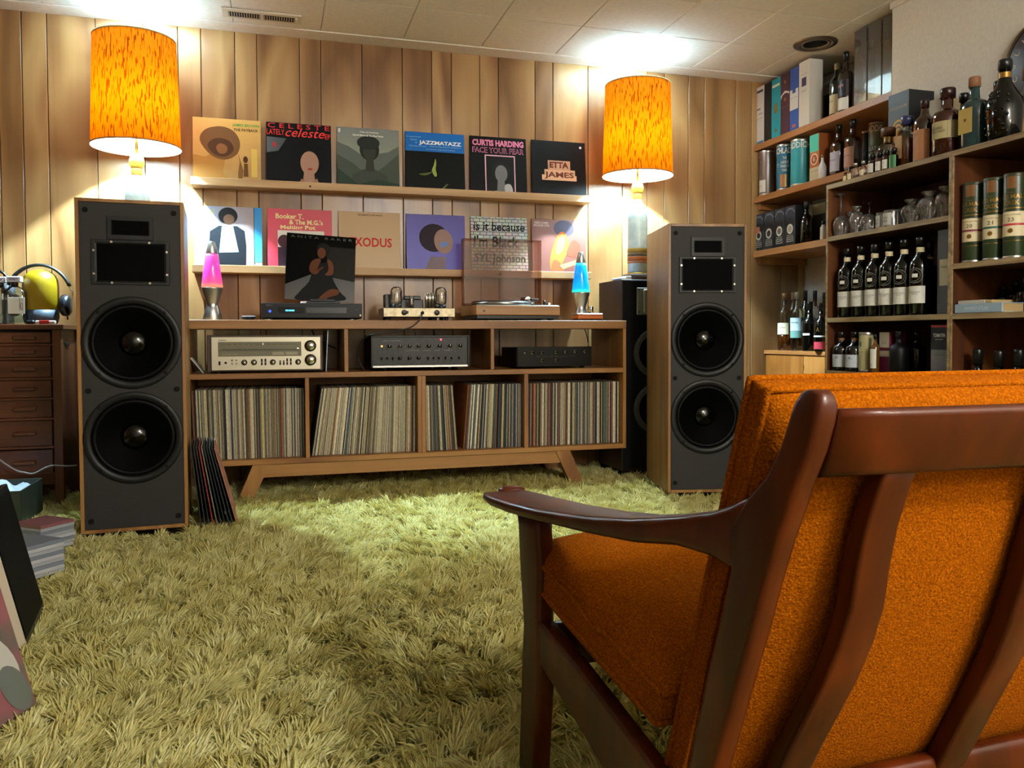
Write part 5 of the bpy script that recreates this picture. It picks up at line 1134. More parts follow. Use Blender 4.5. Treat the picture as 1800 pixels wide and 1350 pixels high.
for px, tp, lb, gl_, lbl, tx in ((1474, 232, pr('label_lilac', 'a8a6b4', .55), DKAMB, 'whisky bottle with lilac-grey label on the middle shelf', 'ARDBEG'), (1499, 222, pr('label_rose', '9c6e58', .55), DKAMB, 'whisky bottle with rose-brown label on the middle shelf', 'OCTOMORE')):
    bottle(XB, placeX(px, 290, XB), zs2, .042, .262, 'shoulder', gl_, lbl, cap=CAPB, labels=((.08, .46, 1.0, lb),), texts=((tx, .30, .05, .008, TXT),))
t, r, h_ = tube_can(1515, 1529, 225, NB-.14, zs2, '17161a', 'slim dark tube at the back of the middle shelf', h=.24)
t, r, h_ = tube_can(1528, 1553, 211, NB-.16, zs2, '5c6048', 'grey-green tube with white lettering at the back of the middle shelf', rz=R(-60), h=.258); text('LADDIE', LABW, t, 0, h_*.86, r*2.6, .034, bend=r+.0006, bold=.03); text('ISLAY\nMALT', LABW, t, -.01, h_*.42, .05, .05, bend=r+.0006, bold=.02)
# --- lowest niche shelf: four dark boxes, then dark bottles
for k, (a, b, tp) in enumerate(((1326, 1342, 377), (1343, 1360.5, 372), (1361.5, 1379, 367), (1380, 1398, 362))):
    t, w_, h_ = carton(a, b, tp, NF+.02, zs3, .08, '1b1d22', 'dark bottle-print whisky box on the lowest shelf, %s of four from the corner' % ('first', 'second', 'third', 'nearest')[k], group='dark bottle-print boxes')
    flat([(-w_*.42, 0.006), (-w_*.42, h_*.62), (-w_*.25, h_*.72), (w_*.25, h_*.72), (w_*.42, h_*.62), (w_*.42, .006)], pr('ink_060606', '060606', .3), t, -.0005)
    flat([(-w_*.45, h_*.78), (-w_*.2, h_*.90), (w_*.2, h_*.90), (w_*.45, h_*.80), (w_*.45, h_*.85), (w_*.2, h_*.95), (-w_*.2, h_*.95), (-w_*.45, h_*.83)], pr('ink_5a5c60', '5a5c60', .4), t, -.0006)
    flat(ell(0, h_*.42, w_*.30, w_*.30), pr('ink_b8b4a8', 'b8b4a8', .45), t, -.0008); flat(ell(0, h_*.42, w_*.19, w_*.19), pr(('ink_121212', 'ink_121212', 'ink_5a4a3c', 'ink_8a8478')[k], ('121212', '121212', '5a4a3c', '8a8478')[k], .45), t, -.0010)
    pbox(t, -w_*.32, w_*.32, h_*.10, h_*.22, 'a8a498', -.0008); pbox(t, -w_*.28, w_*.28, h_*.115, h_*.205, '0c0c0c', -.0010); text('RUM', LABW, t, 0, h_*.16, w_*.42, .008, y=-.0009); text('SINGLE CASK', LABW, t, 0, h_*.26, w_*.6, .005, y=-.0006)
    if k == 0: pbox(t, -w_*.25, w_*.12, h_*.48, h_*.66, '9a5e4a', -.0012)
bottle(NF+.07, placeX(1417, 415, NF+.07), zs3, .035, .235, 'squat', BLKGL, 'dark round bottle right of the four dark boxes'); bottle(NF+.21, placeX(1411, 415, NF+.21), zs3, .034, .22, 'squat', GRNGL, 'dark green squat bottle deeper on the lowest niche shelf')
t, w_, h_ = carton(1428, 1452, 372, NF+.16, zs3, .10, '2a2418', 'dark carton with pale band at the near end of the lowest shelf', h=.25); pbox(t, -w_*.45, w_*.45, h_*.68, h_*.92, '9c9c7c')
bottle(NF+.03, placeX(1447, 425, NF+.03), zs3, .016, .10, 'vial', LABW, 'tiny white bottle beside the bookcase edge on the lowest niche shelf')
# --- bottles on the niche cabinet
XC = 2.86
CLAM = dict(fill=(.36, AMBER))
bottle(XC+.01, placeX(1379, 610, XC+.01), zc_, .039, .335, 'classic', CLR, 'part-empty bottle of amber spirit with cream label, first on the low cabinet', cap=CORK, labels=((.28, .48, 1.1, LABC),), texts=(('GLEN', .40, .04, .008, TXT),), fill=(.34, AMBER), neck=(.80, .90, pr('neck_dark', '2a1c14', .4)), rz=R(-65))
bottle(XC+.01, placeX(1401, 610, XC+.01), zc_, .037, .335, 'classic', CLR, 'bottle with pale blue and green label, second on the low cabinet', cap=pr('cap_cream', '8d8570'), labels=((.34, .56, 1.1, pr('label_paleblue', 'a6b8bc', .6)), (.22, .335, 1.1, pr('label_seagreen', '5a7c74', .6))), texts=(('TOBERMORY', .48, .05, .008, TXT),), fill=(.54, DKAMB), rz=R(-65))
bottle(XC+.0, placeX(1423, 610, XC), zc_, .042, .275, 'squat', BLKGL, 'rounded black bottle with white mark on the low cabinet', labels=((.32, .36, .5, LABW),), rz=R(-65))
bottle(XC-.03, placeX(1443, 612, XC-.03), zc_, .036, .262, 'squat', BLKGL, 'small black bottle with gold emblem and red label on the low cabinet', labels=((.05, .20, 1.1, pr('label_red', '9c2834', .5)), (.30, .33, 1.1, LABW)), texts=(('A', .45, .018, .022, GOLD),), rz=R(-65))
for k, (px, tp, cp) in enumerate(((1394, 508, CORK), (1415, 505, CAPB), (1432, 507, CAPB), (1449, 511, CAPB))):
    bottle(XC+.12, placeX(px, 600, XC+.12), zc_, .033, (.345, .35, .345, .33)[k], 'classic', (CLR, GRNGL, CLR, BLKGL)[k], ('clear bottle with brown stopper in the rear row on the low cabinet', 'green black-capped bottle in the rear row on the low cabinet', 'clear black-capped bottle in the rear row on the low cabinet', 'black bottle in the rear row beside the bookcase edge')[k], cap=cp, labels=((.55, .70, .8, LABC),) if k in (1,) else (), fill=((.42, DKAMB) if k in (0, 2) else None), neck=(.74, .99, CAPB) if k else None)
# --- on top of the bookcases
XA = BF+.05
for k, (px, hh, r, m_, lb) in enumerate(((1486, .040, .010, LABC, 'tiny sample bottle with cream wrap, first on the bookcase top'), (1494, .048, .010, LABC, 'tiny sample bottle with cream wrap, second on the bookcase top'))):
    bottle(BF+.025, placeX(px, 310, BF+.025), zt, r, hh, 'vial', CLR, lb, labels=((.05, .6, 1.4, m_),), name='sample_bottle')
for k, px in enumerate((1504, 1517.5, 1525)):
    bottle(BF+.03+.02*(k == 2), placeX(px, 305, BF+.03), zt, .014, .068, 'squat', CLR, ('miniature clear bottle with silver cap, %s of three on the bookcase top' % ('first', 'second', 'third')[k]), cap=ALU, labels=((.1, .45, .9, LABC),) if k == 1 else (), name='miniature_bottle', capw=.008)
for k, (px, gl_, lb) in enumerate(((1533, DKAMB, 'first'), (1546, DKAMB, 'second'), (1558, DKAMB, 'third'))):
    bottle(BF+.04, placeX(px, 300, BF+.04), zt, .0165, .086, 'vial', gl_, 'brown sample bottle with white label on the bookcase top, %s of three' % lb, labels=((.12, .55, 1.1, LABW),), name='sample_bottle', capw=.0115, texts=(('No %d' % (k+1), .42, .012, .004, TXT),))
bottle(BF+.04, placeX(1571, 297, BF+.04), zt, .0175, .086, 'vial', BLKGL, 'sample bottle with green label on the bookcase top', labels=((.05, .66, 1.3, pr('label_green', '2f6a38', .5)),), name='sample_bottle', capw=.0125)
bottle(BF+.16, placeX(1561, 285, BF+.16), zt, .047, .215, 'squat', CLR, 'clear decanter-like bottle with blue stripes and wooden stopper on the bookcase top', cap=pr('stopper_wood', '54321c', .5), fill=(.22, AMBER), neck=(.70, .82, GOLD), capw=.030, labels=((.36, .44, 1.2, pr('stripe_blue', '3a5080', .4)), (.46, .50, 1.2, pr('stripe_white', 'b8c0c8', .4))))
bottle(BF+.10, placeX(1594, 285, BF+.10), zt, .043, .215, 'squat', CLR, 'bottle of amber spirit with blue glass stopper and tan label', cap=pr('cap_blue', '28305c', .25, coat=.5), fill=(.60, AMBER), labels=((.20, .62, .75, pr('label_tan', '9c7a4c', .6)),), capw=.024, rz=R(-110))
bottle(BF+.075, placeX(1625, 280, BF+.075), zt, .040, .245, 'classic', DKAMB, 'bottle with long peach label and dark wooden cap on the bookcase top', cap=pr('cap_brown', '2a160e', .4), labels=((.04, .52, 1.25, pr('label_peach', 'a4704a', .55)),), texts=(('batch 4', .45, .02, .006, TXT),), neck=(.70, .78, CLR))
bottle(BF+.07, placeX(1665, 268, BF+.07), zt, .052, .255, 'shoulder', pr('red_amber_glass', '30110a', .06, coat=.8), 'large dark amber bottle with cream wraparound label on the bookcase top', cap=pr('wax_burgundy', '240a0c', .3), labels=((.25, .50, 1.5, pr('label_parchment', '9c9068', .6)),), texts=(('SINGLE BARREL\nBOURBON WHISKEY', .38, .07, .022, TXT),), capw=.027)
bottle(BF+.22, placeX(1662, 255, BF+.22), zt, .036, .29, 'classic', DKAMB, 'bottle showing only its cap behind the large dark amber one', cap=CAPB)
bottle(BF+.22, placeX(1694, 240, BF+.22), zt, .036, .27, 'classic', BLKGL, 'black bottle standing behind the square teal one', cap=CAPB, capw=.018)
bottle(BF+.07, placeX(1712, 250, BF+.07), zt, .049, .26, 'shoulder', TEALGL, 'square dark teal bottle with yellow label and cork on the bookcase top', cap=CORK, labels=((.22, .56, .6, pr('label_yellow', 'a89040', .55)),), capw=.020, flat_=.82, texts=(('•', .40, .012, .012, pr('ink_brown', '5a2c14', .5)),))
sk = bottle(BF+.08, placeX(1765, 238, BF+.08), zt, .060, .285, 'bulb', BLKGL, 'bulbous black textured bottle with gold neck ring on the bookcase top', cap=CAPB, neck=(.74, .84, GOLD), capw=.022)
for k in range(26):
    a_ = rr.uniform(-2.6, -.5); zz = rr.uniform(.10, .62)*.285; rad = np.interp(zz/.285, [b for a, b in SHAPES['bulb']], [a for a, b in SHAPES['bulb']])*.060
    MB().sphere((rad*math.cos(a_), rad*math.sin(a_), zz), .0055, 8, 5).build('boss', BLKGL, sk)
bottle(BF+.21, placeX(1757, 235, BF+.21), zt, .055, .265, 'squat', GRNGL, 'green glass bottle with tan band behind the black textured bottle', cap=CAPB, neck=(.70, .80, pr('label_tan', '9c7a4c')))
bottle(BF+.20, placeX(1806, 225, BF+.20), zt, .044, .275, 'squat', CLR, 'clear bottle with tan label at the right edge of the bookcase top', cap=CORK, labels=((.1, .5, 1.0, pr('label_tan', '9c7a4c')),), fill=(.5, AMBER))
t, w_, h_ = carton(1561.5, 1598, 163, BB-.14, zt, .13, '0b0c11', 'black carton with gold arch emblem standing on the bookcase top')
for r_, m_ in ((.046, GOLD), (.040, pr('ink_0b0c11', '0b0c11', .4)), (.034, GOLD), (.028, pr('ink_0b0c11', '0b0c11', .4)), (.022, GOLD)):
    flat([(r_*.95*math.cos(q), h_*.50+r_*1.5*math.sin(q)) for q in np.linspace(0, PI, 14)]+[(-r_*.95, h_*.36), (r_*.95, h_*.36)], m_, t, -.0004-.0002*[.046, .040, .034, .028, .022].index(r_))
text('DUNCAN TAYLOR', LABC, t, 0, h_*.83, w_*.8, .010, y=-.0004); pbox(t, -w_*.40, w_*.40, h_*.16, h_*.19, 'a8843c')
ys = atX(1655, 200, BB-.13)[1]
t, w_, h_ = carton(1629, 1655, 175, BB-.12, zt, .11, '8c7e60', 'beige carton between the black carton and the amber bottles')
# round sign on the wall
t = thing('barrel_end_sign', 'round dark wooden sign on the white wall at the right edge', 'sign', (2.699, atX(1836, 110, 2.69)[1], atX(1800, 118, 2.69)[2]), FACE)
o_ = MB().solid([(.150, .002), (.150, .018), (.145, .020)], 48).build('disc', pr('sign_maroon', '2a1214', .4), t); o_.rotation_euler = (R(90), 0, 0); o2 = MB().lathe([(.150, .020), (.153, .024), (.160, .022), (.162, .002)], 48).build('rim', pr('sign_rim', '4c3a28', .35, .4), t); o2.rotation_euler = (R(90), 0, 0)
for k, c_ in enumerate('COLLECTION'): text(c_, LABC, t, .118*math.cos(R(200-k*24)), .118*math.sin(R(200-k*24)), .016, .02, y=-.0205, rot=R(200-k*24-90))
# --- glasses standing upside down on the glass shelf
WG = glass('drinking_glass', (1.0, 1.0, 1.0), .22, haze=.05)
def wine(x, y, z, r, h, label, stem=True):
    t = thing('wine_glass', label, 'glass', (x, y, z+.0004), group='upturned glasses')
    bh = h*.50 if stem else h; MB().lathe([(r*.72, 0), (r*.82, bh*.12), (r*.97, bh*.40), (r, bh*.58), (r*.90, bh*.78), (r*.55, bh*.95), (.004, bh)], 26).build('bowl', WG, t)
    if stem: MB().cyl((0, 0, bh-.002), (0, 0, h-.004), .0034, 10).build('stem', WG, t); MB().lathe([(.004, h-.006), (r*.80, h-.001), (r*.80, h), (0, h)], 26).build('foot', WG, t)
    return t
def tulip(x, y, z, r, h, label):
    t = thing('tasting_glass', label, 'glass', (x, y, z+.0004), group='upturned glasses')
    MB().lathe([(r*.62, 0), (r*.66, h*.18), (r*.9, h*.40), (r, h*.55), (r*.82, h*.72), (r*.45, h*.80)], 26).build('bowl', WG, t); MB().solid([(r*.30, h*.805), (r*.34, h*.86), (r*.62, h*.97), (r*.62, h)], 24).build('foot', WG, t); return t
def tumbler(x, y, z, r, h, label, prn=True):
    t = thing('tumbler', label, 'glass', (x, y, z+.0004), FACE, group='upturned glasses'); MB().lathe([(r*1.0, 0), (r*.97, h*.9), (r*.94, h), (0, h)], 26).build('body', WG, t)
    if prn: arc('white_print', r*.985, h*.12, h*.82, .7, pr('print_frost', 'b4b4b0', .6), t); text('GIN\nBAR', TXT, t, 0, h*.45, r*.7, h*.3, bend=r*.985+.001)
    return t
gp = lambda px, X: placeX(px, 400, X)
wine(BF+.045, gp(1478, BF+.045), zg, .034, .185, 'large upturned wine glass at the far end of the glass shelf')
wine(BF+.16, gp(1507, BF+.16), zg, .032, .185, 'upturned wine glass behind the tasting glasses'); wine(BF+.17, gp(1528, BF+.17), zg, .034, .150, 'lower upturned stem glass in the rear row')
for px, X_, r, h, lb in ((1494, BF+.105, .029, .112, 'first'), (1506, BF+.045, .030, .116, 'second')): tulip(X_, gp(px, X_), zg, r, h, 'upturned tulip tasting glass beside the wine glass, %s of two' % lb)
wine(BF+.05, gp(1526, BF+.05), zg, .034, .075, 'stemless upturned glass in the middle of the glass shelf', stem=False)
tumbler(BF+.045, gp(1548, BF+.045), zg, .019, .068, 'slim white-printed tumbler on the glass shelf'); tumbler(BF+.05, gp(1568, BF+.05), zg, .034, .070, 'wide white-printed tumbler on the glass shelf'); tumbler(BF+.15, gp(1566, BF+.15), zg, .032, .085, 'plain tumbler behind the printed ones', False)
for px, X_, r, h, lb in ((1602, BF+.06, .042, .098, 'first'), (1632, BF+.05, .043, .112, 'second'), (1661, BF+.05, .037, .118, 'third')): tulip(X_, gp(px, X_), zg, r, h, 'large upturned nosing glass near the bookcase divider, %s of three' % lb)
for px, X_, lb in ((1590, BF+.17, 'first'), (1618, BF+.18, 'second'), (1648, BF+.18, 'third')): wine(X_, gp(px, X_), zg, .034, .10, 'short upturned glass in the rear row, %s of three' % lb, stem=False)
# --- six black bottles
X6 = BF+.050
for k, px in enumerate((1489, 1513, 1537.5, 1562.5, 1589, 1617)):
    nth = ('first', 'second', 'third', 'fourth', 'fifth', 'sixth')[k]
    t = bottle(X6, placeX(px, 500, X6), zk, .0385, .302, 'society', BLKGL, 'black society whisky bottle with white label, %s of six from the far end' % nth, labels=((.15, .37, 1.0, LABW),), cap=CAPB, neck=(.805, .865, LABC), rz=R(-72), group='six black whisky bottles', texts=(('THE SCOTCH MALT\nsingle cask', .28, .045, .012, TXT),))
    for ro, ri in ((.030, .0285), (.021, .0200)):
        v_ = []
        for q in range(28):
            an = 2*PI*q/28
            for rad in (ro, ri): th = rad*math.cos(an)/.039; v_.append((.0391*math.sin(th), -.0391*math.cos(th), .152+rad*math.sin(an)))
        MB().add(v_, [(2*q, 2*((q+1) % 28), 2*((q+1) % 28)+1, 2*q+1) for q in range(28)]).build('emblem_ring', pr('emblem_grey', '6a6c64', .5), t)
    text('SOCIETY', pr('emblem_grey', '6a6c64'), t, 0, .176, .034, .006, bend=.0391); text('WHISKY', pr('emblem_grey', '6a6c64'), t, 0, .127, .034, .006, bend=.0391); arc('emblem_building', .0386, .145, .159, .30, LABW, t)
for k, px in enumerate((1634, 1661)): bottle(BF+.20, placeX(px, 500, BF+.20), zk, .036, .302, 'shoulder', BLKGL, 'unlit black bottle in the rear of the six-bottle shelf, %s one' % ('far', 'near')[k], neck=(.715, .79, LABC) if k == 0 else None)
t, w_, h_ = carton(1648, 1667, 416, BF+.045, zk, .09, '4a4641', 'tall grey carton with cream label beside the six black bottles', h=.315); pbox(t, -w_*.28, w_*.50, h_*.34, h_*.65, 'c0b79a'); text("'Askaig", TXT, t, w_*.12, h_*.56, w_*.6, .014, y=-.0004)
# --- lowest visible bookcase shelf
X7 = BF+.043
for k, px in enumerate((1479, 1502)): bottle(X7, placeX(px, 640, X7), zl, .037, .170, 'squat', pr('ink_blue_glass', '07080f', .06, coat=.8), 'squat dark bottle with white label on the lower shelf, %s of two' % ('far', 'near')[k], labels=((.10, .42, 1.05, pr('label_bluewhite', 'b4bac6', .6)),), texts=(('W.' if k == 0 else 'A.', .34, .02, .012, TXT),), neck=(.71, .84, CORK), cap=CAPB, rz=R(-70))
t, r, h_ = tube_can(1511, 1536, 583.5, BF+.05, zl, 'a8a078', 'cream whisky tube with small green motif on the lower shelf', h=.167); flat([(a, b) for a, b in ell(0, h_*.70, .006, .012, 12)], pr('motif_green', '3a4a2c', .5), t, -r-.0009); text('pure malt', TXT, t, 0, h_*.5, .03, .006, bend=r+.0009)
bottle(BF+.03, placeX(1538, 645, BF+.03), zl, .0185, .158, 'classic', pr('honey_glass', '5a3a10', .07, coat=.7), 'slim honey-coloured bottle with white label on the lower shelf', labels=((.12, .62, 1.1, LABW),), texts=(('No 1', .2, .012, .008, TXT),))
t, w_, h_ = carton(1545.5, 1564, 584, BF+.05, zl, .08, '5c1030', 'maroon carton with white panel and red band on the lower shelf', h=.168); pbox(t, -w_*.48, w_*.48, h_*.62, h_*.99, 'b4ae9c'); pbox(t, -w_*.48, w_*.48, h_*.40, h_*.54, 'b8b2a0'); text('* *', TXT, t, 0, h_*.73, w_*.4, .012, y=-.0005)
bottle(BF+.06, placeX(1580, 645, BF+.06), zl, .036, .172, 'squat', pr('matte_black_bottle', '08090b', .45, spec=.25), 'matt black bottle right of the maroon carton on the lower shelf')
bottle(BF+.14, placeX(1612, 640, BF+.14), zl, .036, .168, 'squat', BLKGL, 'black bottle in the dark middle of the lower shelf')
t, w_, h_ = carton(1636.5, 1666, 573, BF+.03, zl, .09, '68686a', 'grey and black carton with red top lettered TOMATIN on the lower shelf', h=.192); pbox(t, -w_*.5, w_*.5, h_*.52, h_*.965, '121214'); pbox(t, -w_*.5, w_*.5, h_*.955, h_*.995, 'a8323a', -.0006); text('TOMATIN', LABW, t, 0, h_*.80, w_*.72, .014, y=-.0005, bold=.02); text('CASK STRENGTH', LABW, t, 0, h_*.72, w_*.5, .004, y=-.0005); text('HIGHLAND SINGLE MALT', TXT, t, 0, h_*.42, w_*.55, .005, y=-.0005)
# --- right bookcase: tall green tubes, books, bottles
X8 = BF+.055
for k, (a, b, tp, bc_, age) in enumerate(((1692, 1735, 302, '7a2c3c', '20'), (1728, 1771, 293, '24584a', '21'), (1763, 1808, 285, 'a82c34', '23'))):
    t, r, h_ = tube_can(a, b, 300, X8, zm, '27351c', 'tall green whisky tube on the right bookcase, %s of three from the divider, numbered %s' % (('first', 'second', 'third')[k], age), rz=R(-68), h=.285, lid=pr('tube_lid_dark', '2c3018', .4))
    arc('label', r, h_*.26, h_*.55, 1.3, LABC, t); arc('label_band', r, h_*.385, h_*.41, 1.3, pr('band_'+bc_, bc_, .5), t, off=.0009); text(age, TXT, t, 0, h_*.455, .020, .013, bend=r+.0012); text('single malt scotch whisky', TXT, t, 0, h_*.51, .06, .005, bend=r+.0012); arc('gold_crest', r, h_*.82, h_*.97, .45, pr('crest_brown', '6e4a26', .4), t)
    text('THE', GOLD, t, 0, h_*.77, .014, .006, bend=r+.0008); text('OLD MALT\nCASK', GOLD, t, 0, h_*.69, .098, .036, bend=r+.0008, bold=.01); arc('gold_line', r, h_*.585, h_*.595, 1.3, GOLD, t); arc('gold_line', r, h_*.205, h_*.21, 1.3, GOLD, t); flat(ell(0, h_*.325, .008, .008, 16), GOLD, t, -r-.0013)
ya_, yb__ = placeX(1671, 545, BF+.005), placeX(1776, 545, BF+.02)
t = thing('blue_book', 'pale blue hardback book lying flat on the right bookcase shelf', 'book', (BF+.012, YD2-.129, zn+.0004), FACE); w_ = .115
MB().rbox(-w_, w_*.75, 0, .15, .0, .003, .001).rbox(-w_, w_*.75, 0, .15, .030, .033, .001).rbox(-w_, w_*.75, -.004, .0028, .0, .033, .002).build('cover', pr('book_blue', '8fa4b4', .45), t); MB().box(-w_+.003, w_*.75-.003, .003, .146, .0032, .0298).build('pages', pr('book_pages', 'a88e60', .8), t); text('WHISKY ATLAS', pr('book_print', 'c8d0d4', .5), t, -.02, .0165, .10, .012, y=-.004)
t = thing('paperback_booklet', 'thin white booklet on top of the blue book', 'book', (BF+.018, YD2-.105, zn+.0340), FACE); MB().rbox(-.085, .03, 0, .11, 0, .012, .001).build('cover', pr('booklet_white', 'b8b2a4', .6), t); MB().rbox(.0305, .055, .003, .108, .001, .011, .0005).build('pages', pr('book_pages', 'a88e60'), t)
for k, (px, X_, h) in enumerate(((1764, BF+.20, .10), (1785, BF+.20, .115), (1803, BF+.13, .12))): bottle(X_, placeX(px, 545, X_), zn, .030, h, 'squat', (GRNGL, BLKGL, BLKGL)[k], 'small dark bottle behind the blue book, %s of three' % ('far', 'middle', 'near')[k])
for k, (px, X_) in enumerate(((1719, BF+.05), (1756, BF+.06), (1791, BF+.06))): bottle(X_, placeX(px, 640, X_), .30, .039, zX(px, (613, 616, 614)[k], X_)-.30, 'shoulder', BLKGL, 'black bottle on the low shelf of the right bookcase, %s of three from the divider' % ('first', 'second', 'third')[k], capw=.017)
# ------------------------------------------------------------------ drawer chest and the things on it
CY = -.36; xr_ = atY(108, 640, CY)[0]; zt_ = .808
t = thing('drawer_chest', 'dark wooden chest of seven narrow drawers behind the left tower speaker', 'chest', (xr_-.42, CY+.16, 0)); cx0 = xr_-.42; cyy = CY+.16
def cp(nm, x0, x1, y0, y1, z0, z1, m, par=None, b=.002): return MB().rbox(x0-cx0, x1-cx0, y0-cyy, y1-cyy, z0, z1, b).build(nm, m, par or t)
xl_ = xr_-.84
cp('top', xl_-.012, xr_+.012, CY-.012, -.03, zt_-.022, zt_, CHESTW); 
for xx in (xl_, xr_-.035):
    for yy in (CY, -.075): cp('leg', xx, xx+.035, yy, yy+.035, 0, zt_-.0222, CHESTZ)
cp('side_panel', xr_-.020, xr_-.006, CY+.036, -.0755, .10, zt_-.0222, CHESTZ); cp('side_panel', xl_+.006, xl_+.020, CY+.036, -.0755, .10, zt_-.0222, CHESTZ); cp('back_panel', xl_+.036, xr_-.036, -.055, -.045, .10, zt_-.0222, CHESTZ); cp('side_pull', xr_-.0058, xr_-.001, CY+.09, CY+.16, .715, .728, BLACKM)
cp('bottom_rail', xl_+.0352, xr_-.0352, CY+.004, CY+.02, .118, .168, CHESTW); cp('carcass', xl_+.036, xr_-.036, CY+.03, -.06, .17, zt_-.024, pr('chest_inside', '180a04', .8), b=.001)
for y0p, y1p in ((584, 603), (608.5, 628), (634, 663.5), (669, 699), (704, 734.5), (740, 785), (792, 836)):
    z1_, z0_ = atY(50, y0p, CY)[2], atY(50, y1p, CY)[2]; d_ = cp('drawer', xl_+.040, xr_-.042, CY+.008, CY+.0295, z0_, z1_, CHESTW)
    zc0 = (z0_+z1_)/2; hx = atY(43, y0p, CY)[0]; MB().rbox(hx-.043-cx0, hx+.043-cx0, CY-.014-cyy, CY+.0078-cyy, zc0-.008, zc0+.008, .004).build('pull', CHESTW, d_); cp('drawer_divider', xl_+.0355, xr_-.0355, CY+.005, CY+.0292, z0_-.0118, z0_-.0012, CHESTW)
ZT = zt_+.0004
def ydep(px, Y): return atY(px, 540, Y)[0]
ONG = glass('gin_bottle_glass', (.90, .94, .96), .20)
def gin(x, y, label, lab2):
    t = thing('square_gin_bottle', label, 'bottle', (x, y, ZT)); hw, hd = .046, .030
    rg = lambda s, z, e=5: [(a*s, b*s, z) for a, b in rring(0, hw, hd, 24, e)]
    MB().loft([rg(.95, 0), rg(1, .006), rg(1, .125), rg(.92, .140), rg(.45, .158), rg(.32, .165)], True).build('glass', ONG, t); MB().loft([rg(.88, .008), rg(.93, .014), rg(.93, .105)], True).build('spirit', glass('clear_spirit', (.86, .92, .95), .1), t)
    MB().solid([(.0135, .1655), (.0135, .180)], 18).build('neck', pr('gin_neck', '2a201c', .4), t); MB().rbox(-.028, .028, -.018, .018, .1805, .205, .003).build('stopper', pr('stopper_white', 'c8c8cc', .4), t); text('SPIRIT', pr('ink_violet', '4a3a6a', .5), t, 0, .193, .036, .010, y=-.018, bold=.03)
    MB().rbox(-.020 if lab2 else -.044, .044 if lab2 else .010, -hd-.0015, -hd-.0003, .045, .115, .0003).build('label', LABW, t); text('gin' if not lab2 else 'ki', TXT, t, .03 if lab2 else -.02, .085, .012, .05, y=-hd-.0015); return t
gin(ydep(27, -.30), -.300, 'square clear gin bottle with white stopper on the drawer chest', True); gin(ydep(1, -.26), -.255, 'second square clear bottle at the left picture edge on the chest', False)
# plain yellow canister carrying the headphones
xm = ydep(71.5, -.24); t = thing('yellow_canister', 'rounded yellow canister with grey lower part on the drawer chest', 'canister', (xm, -.235, ZT))
MB().lathe([(.070, .064), (.0715, .066), (.0720, .17), (.069, .195), (.060, .216), (.042, .232), (.020, .240), (.0005, .242)], 36).build('body', pr('yellow_plastic', 'a08410', .4), t); MB().solid([(.060, .0), (.066, .012), (.0715, .03), (.0715, .0638)], 36).build('lower_part', pr('blue_grey_plastic', '414c58', .5), t)
t2 = thing('headphones', 'black over-ear headphones hung over the yellow canister', 'headphones', (xm, -.235, ZT)); arcp = []
for k in range(25):
    a_ = R(22+136*k/24); arcp.append((.128*math.cos(a_)-.004, 0, .118+.142*math.sin(a_)))
MB().loft([[(p[0]+nx*w2[0], w2[1], p[2]+nz*w2[0]) for w2 in ((.005, -.018), (.009, 0), (.005, .018), (-.004, .018), (-.005, -.018))] for p in arcp for nx, nz in [(np.array([p[0]+.004, p[2]-.118])/np.linalg.norm([p[0]+.004, p[2]-.118]))]]).build('headband', pr('headband_black', '18191a', .45), t2)
for s in (-1, 1):
    MB().tube(catmull([(s*.115-.004, 0, .172), (s*.126, 0, .150), (s*.126, 0, .125), (s*.118, 0, .108)], 5), .0022, 6).build('yoke', ALU, t2)
    e_ = MB().lathe([(0, -.022), (.036, -.022), (.046, -.016), (.048, -.008), (.048, .002), (.046, .010), (.036, .018), (0, .020)], 28).build('ear_cup', pr('ear_black', '15171c', .35), t2, loc=(s*.100, 0, .085)); e_.rotation_euler = (0, R(90), 0); MB().lathe([(.0485, -.003), (.0492, 0), (.0485, .003)], 28).build('seam_ring', pr('seam_blue', '2a3448', .3), e_)
MB().cyl((.104, 0, .036), (.104, 0, .022), .0038, 8).build('plug', pr('plug_red', '5a1810', .4), t2)
xm2 = ydep(76, -.33); t = thing('pocket_knife', 'white and red pocket tool lying before the yellow canister', 'tool', (xm2, -.338, ZT)); MB().rbox(-.030, .050, -.008, .008, .0, .016, .004).build('body', pr('tool_white', 'c8c4c0', .35), t); MB().rbox(-.014, .026, -.0092, .0092, -.0, .0168, .002).build('grip', pr('tool_red', 'a01c18', .35), t)
t = thing('black_case', 'small black case beside the white and red tool on the chest', 'case', (ydep(54, -.33), -.335, ZT)); MB().rbox(-.016, .016, -.012, .014, 0, .018, .005).build('body', BLACKP, t); MB().rbox(-.0161, .0161, -.0123, .0143, .0085, .0095, .0002).build('seam', pr('seam_grey', '3a3a3a', .4), t)
t = thing('grey_headset', 'grey and black headset at the left picture edge on the chest', 'headphones', (ydep(-6, -.15), -.14, ZT)); MB().solid([(.05, 0), (.05, .008)], 24).cyl((0, 0, .008), (0, 0, .17), .008, 10).build('stand', BLACKP, t); o_ = MB().lathe([(0, -.02), (.04, -.018), (.045, 0), (.04, .018), (0, .02)], 24).build('ear_cup', pr('cup_grey', '5a5c62', .4), t, loc=(.045, 0, .16)); o_.rotation_euler = (0, R(90), 0)
MB().tube(catmull([(.045, 0, .20), (.02, 0, .235), (-.03, 0, .24), (-.06, 0, .20)], 6), .006, 8).build('band', BLACKP, t)

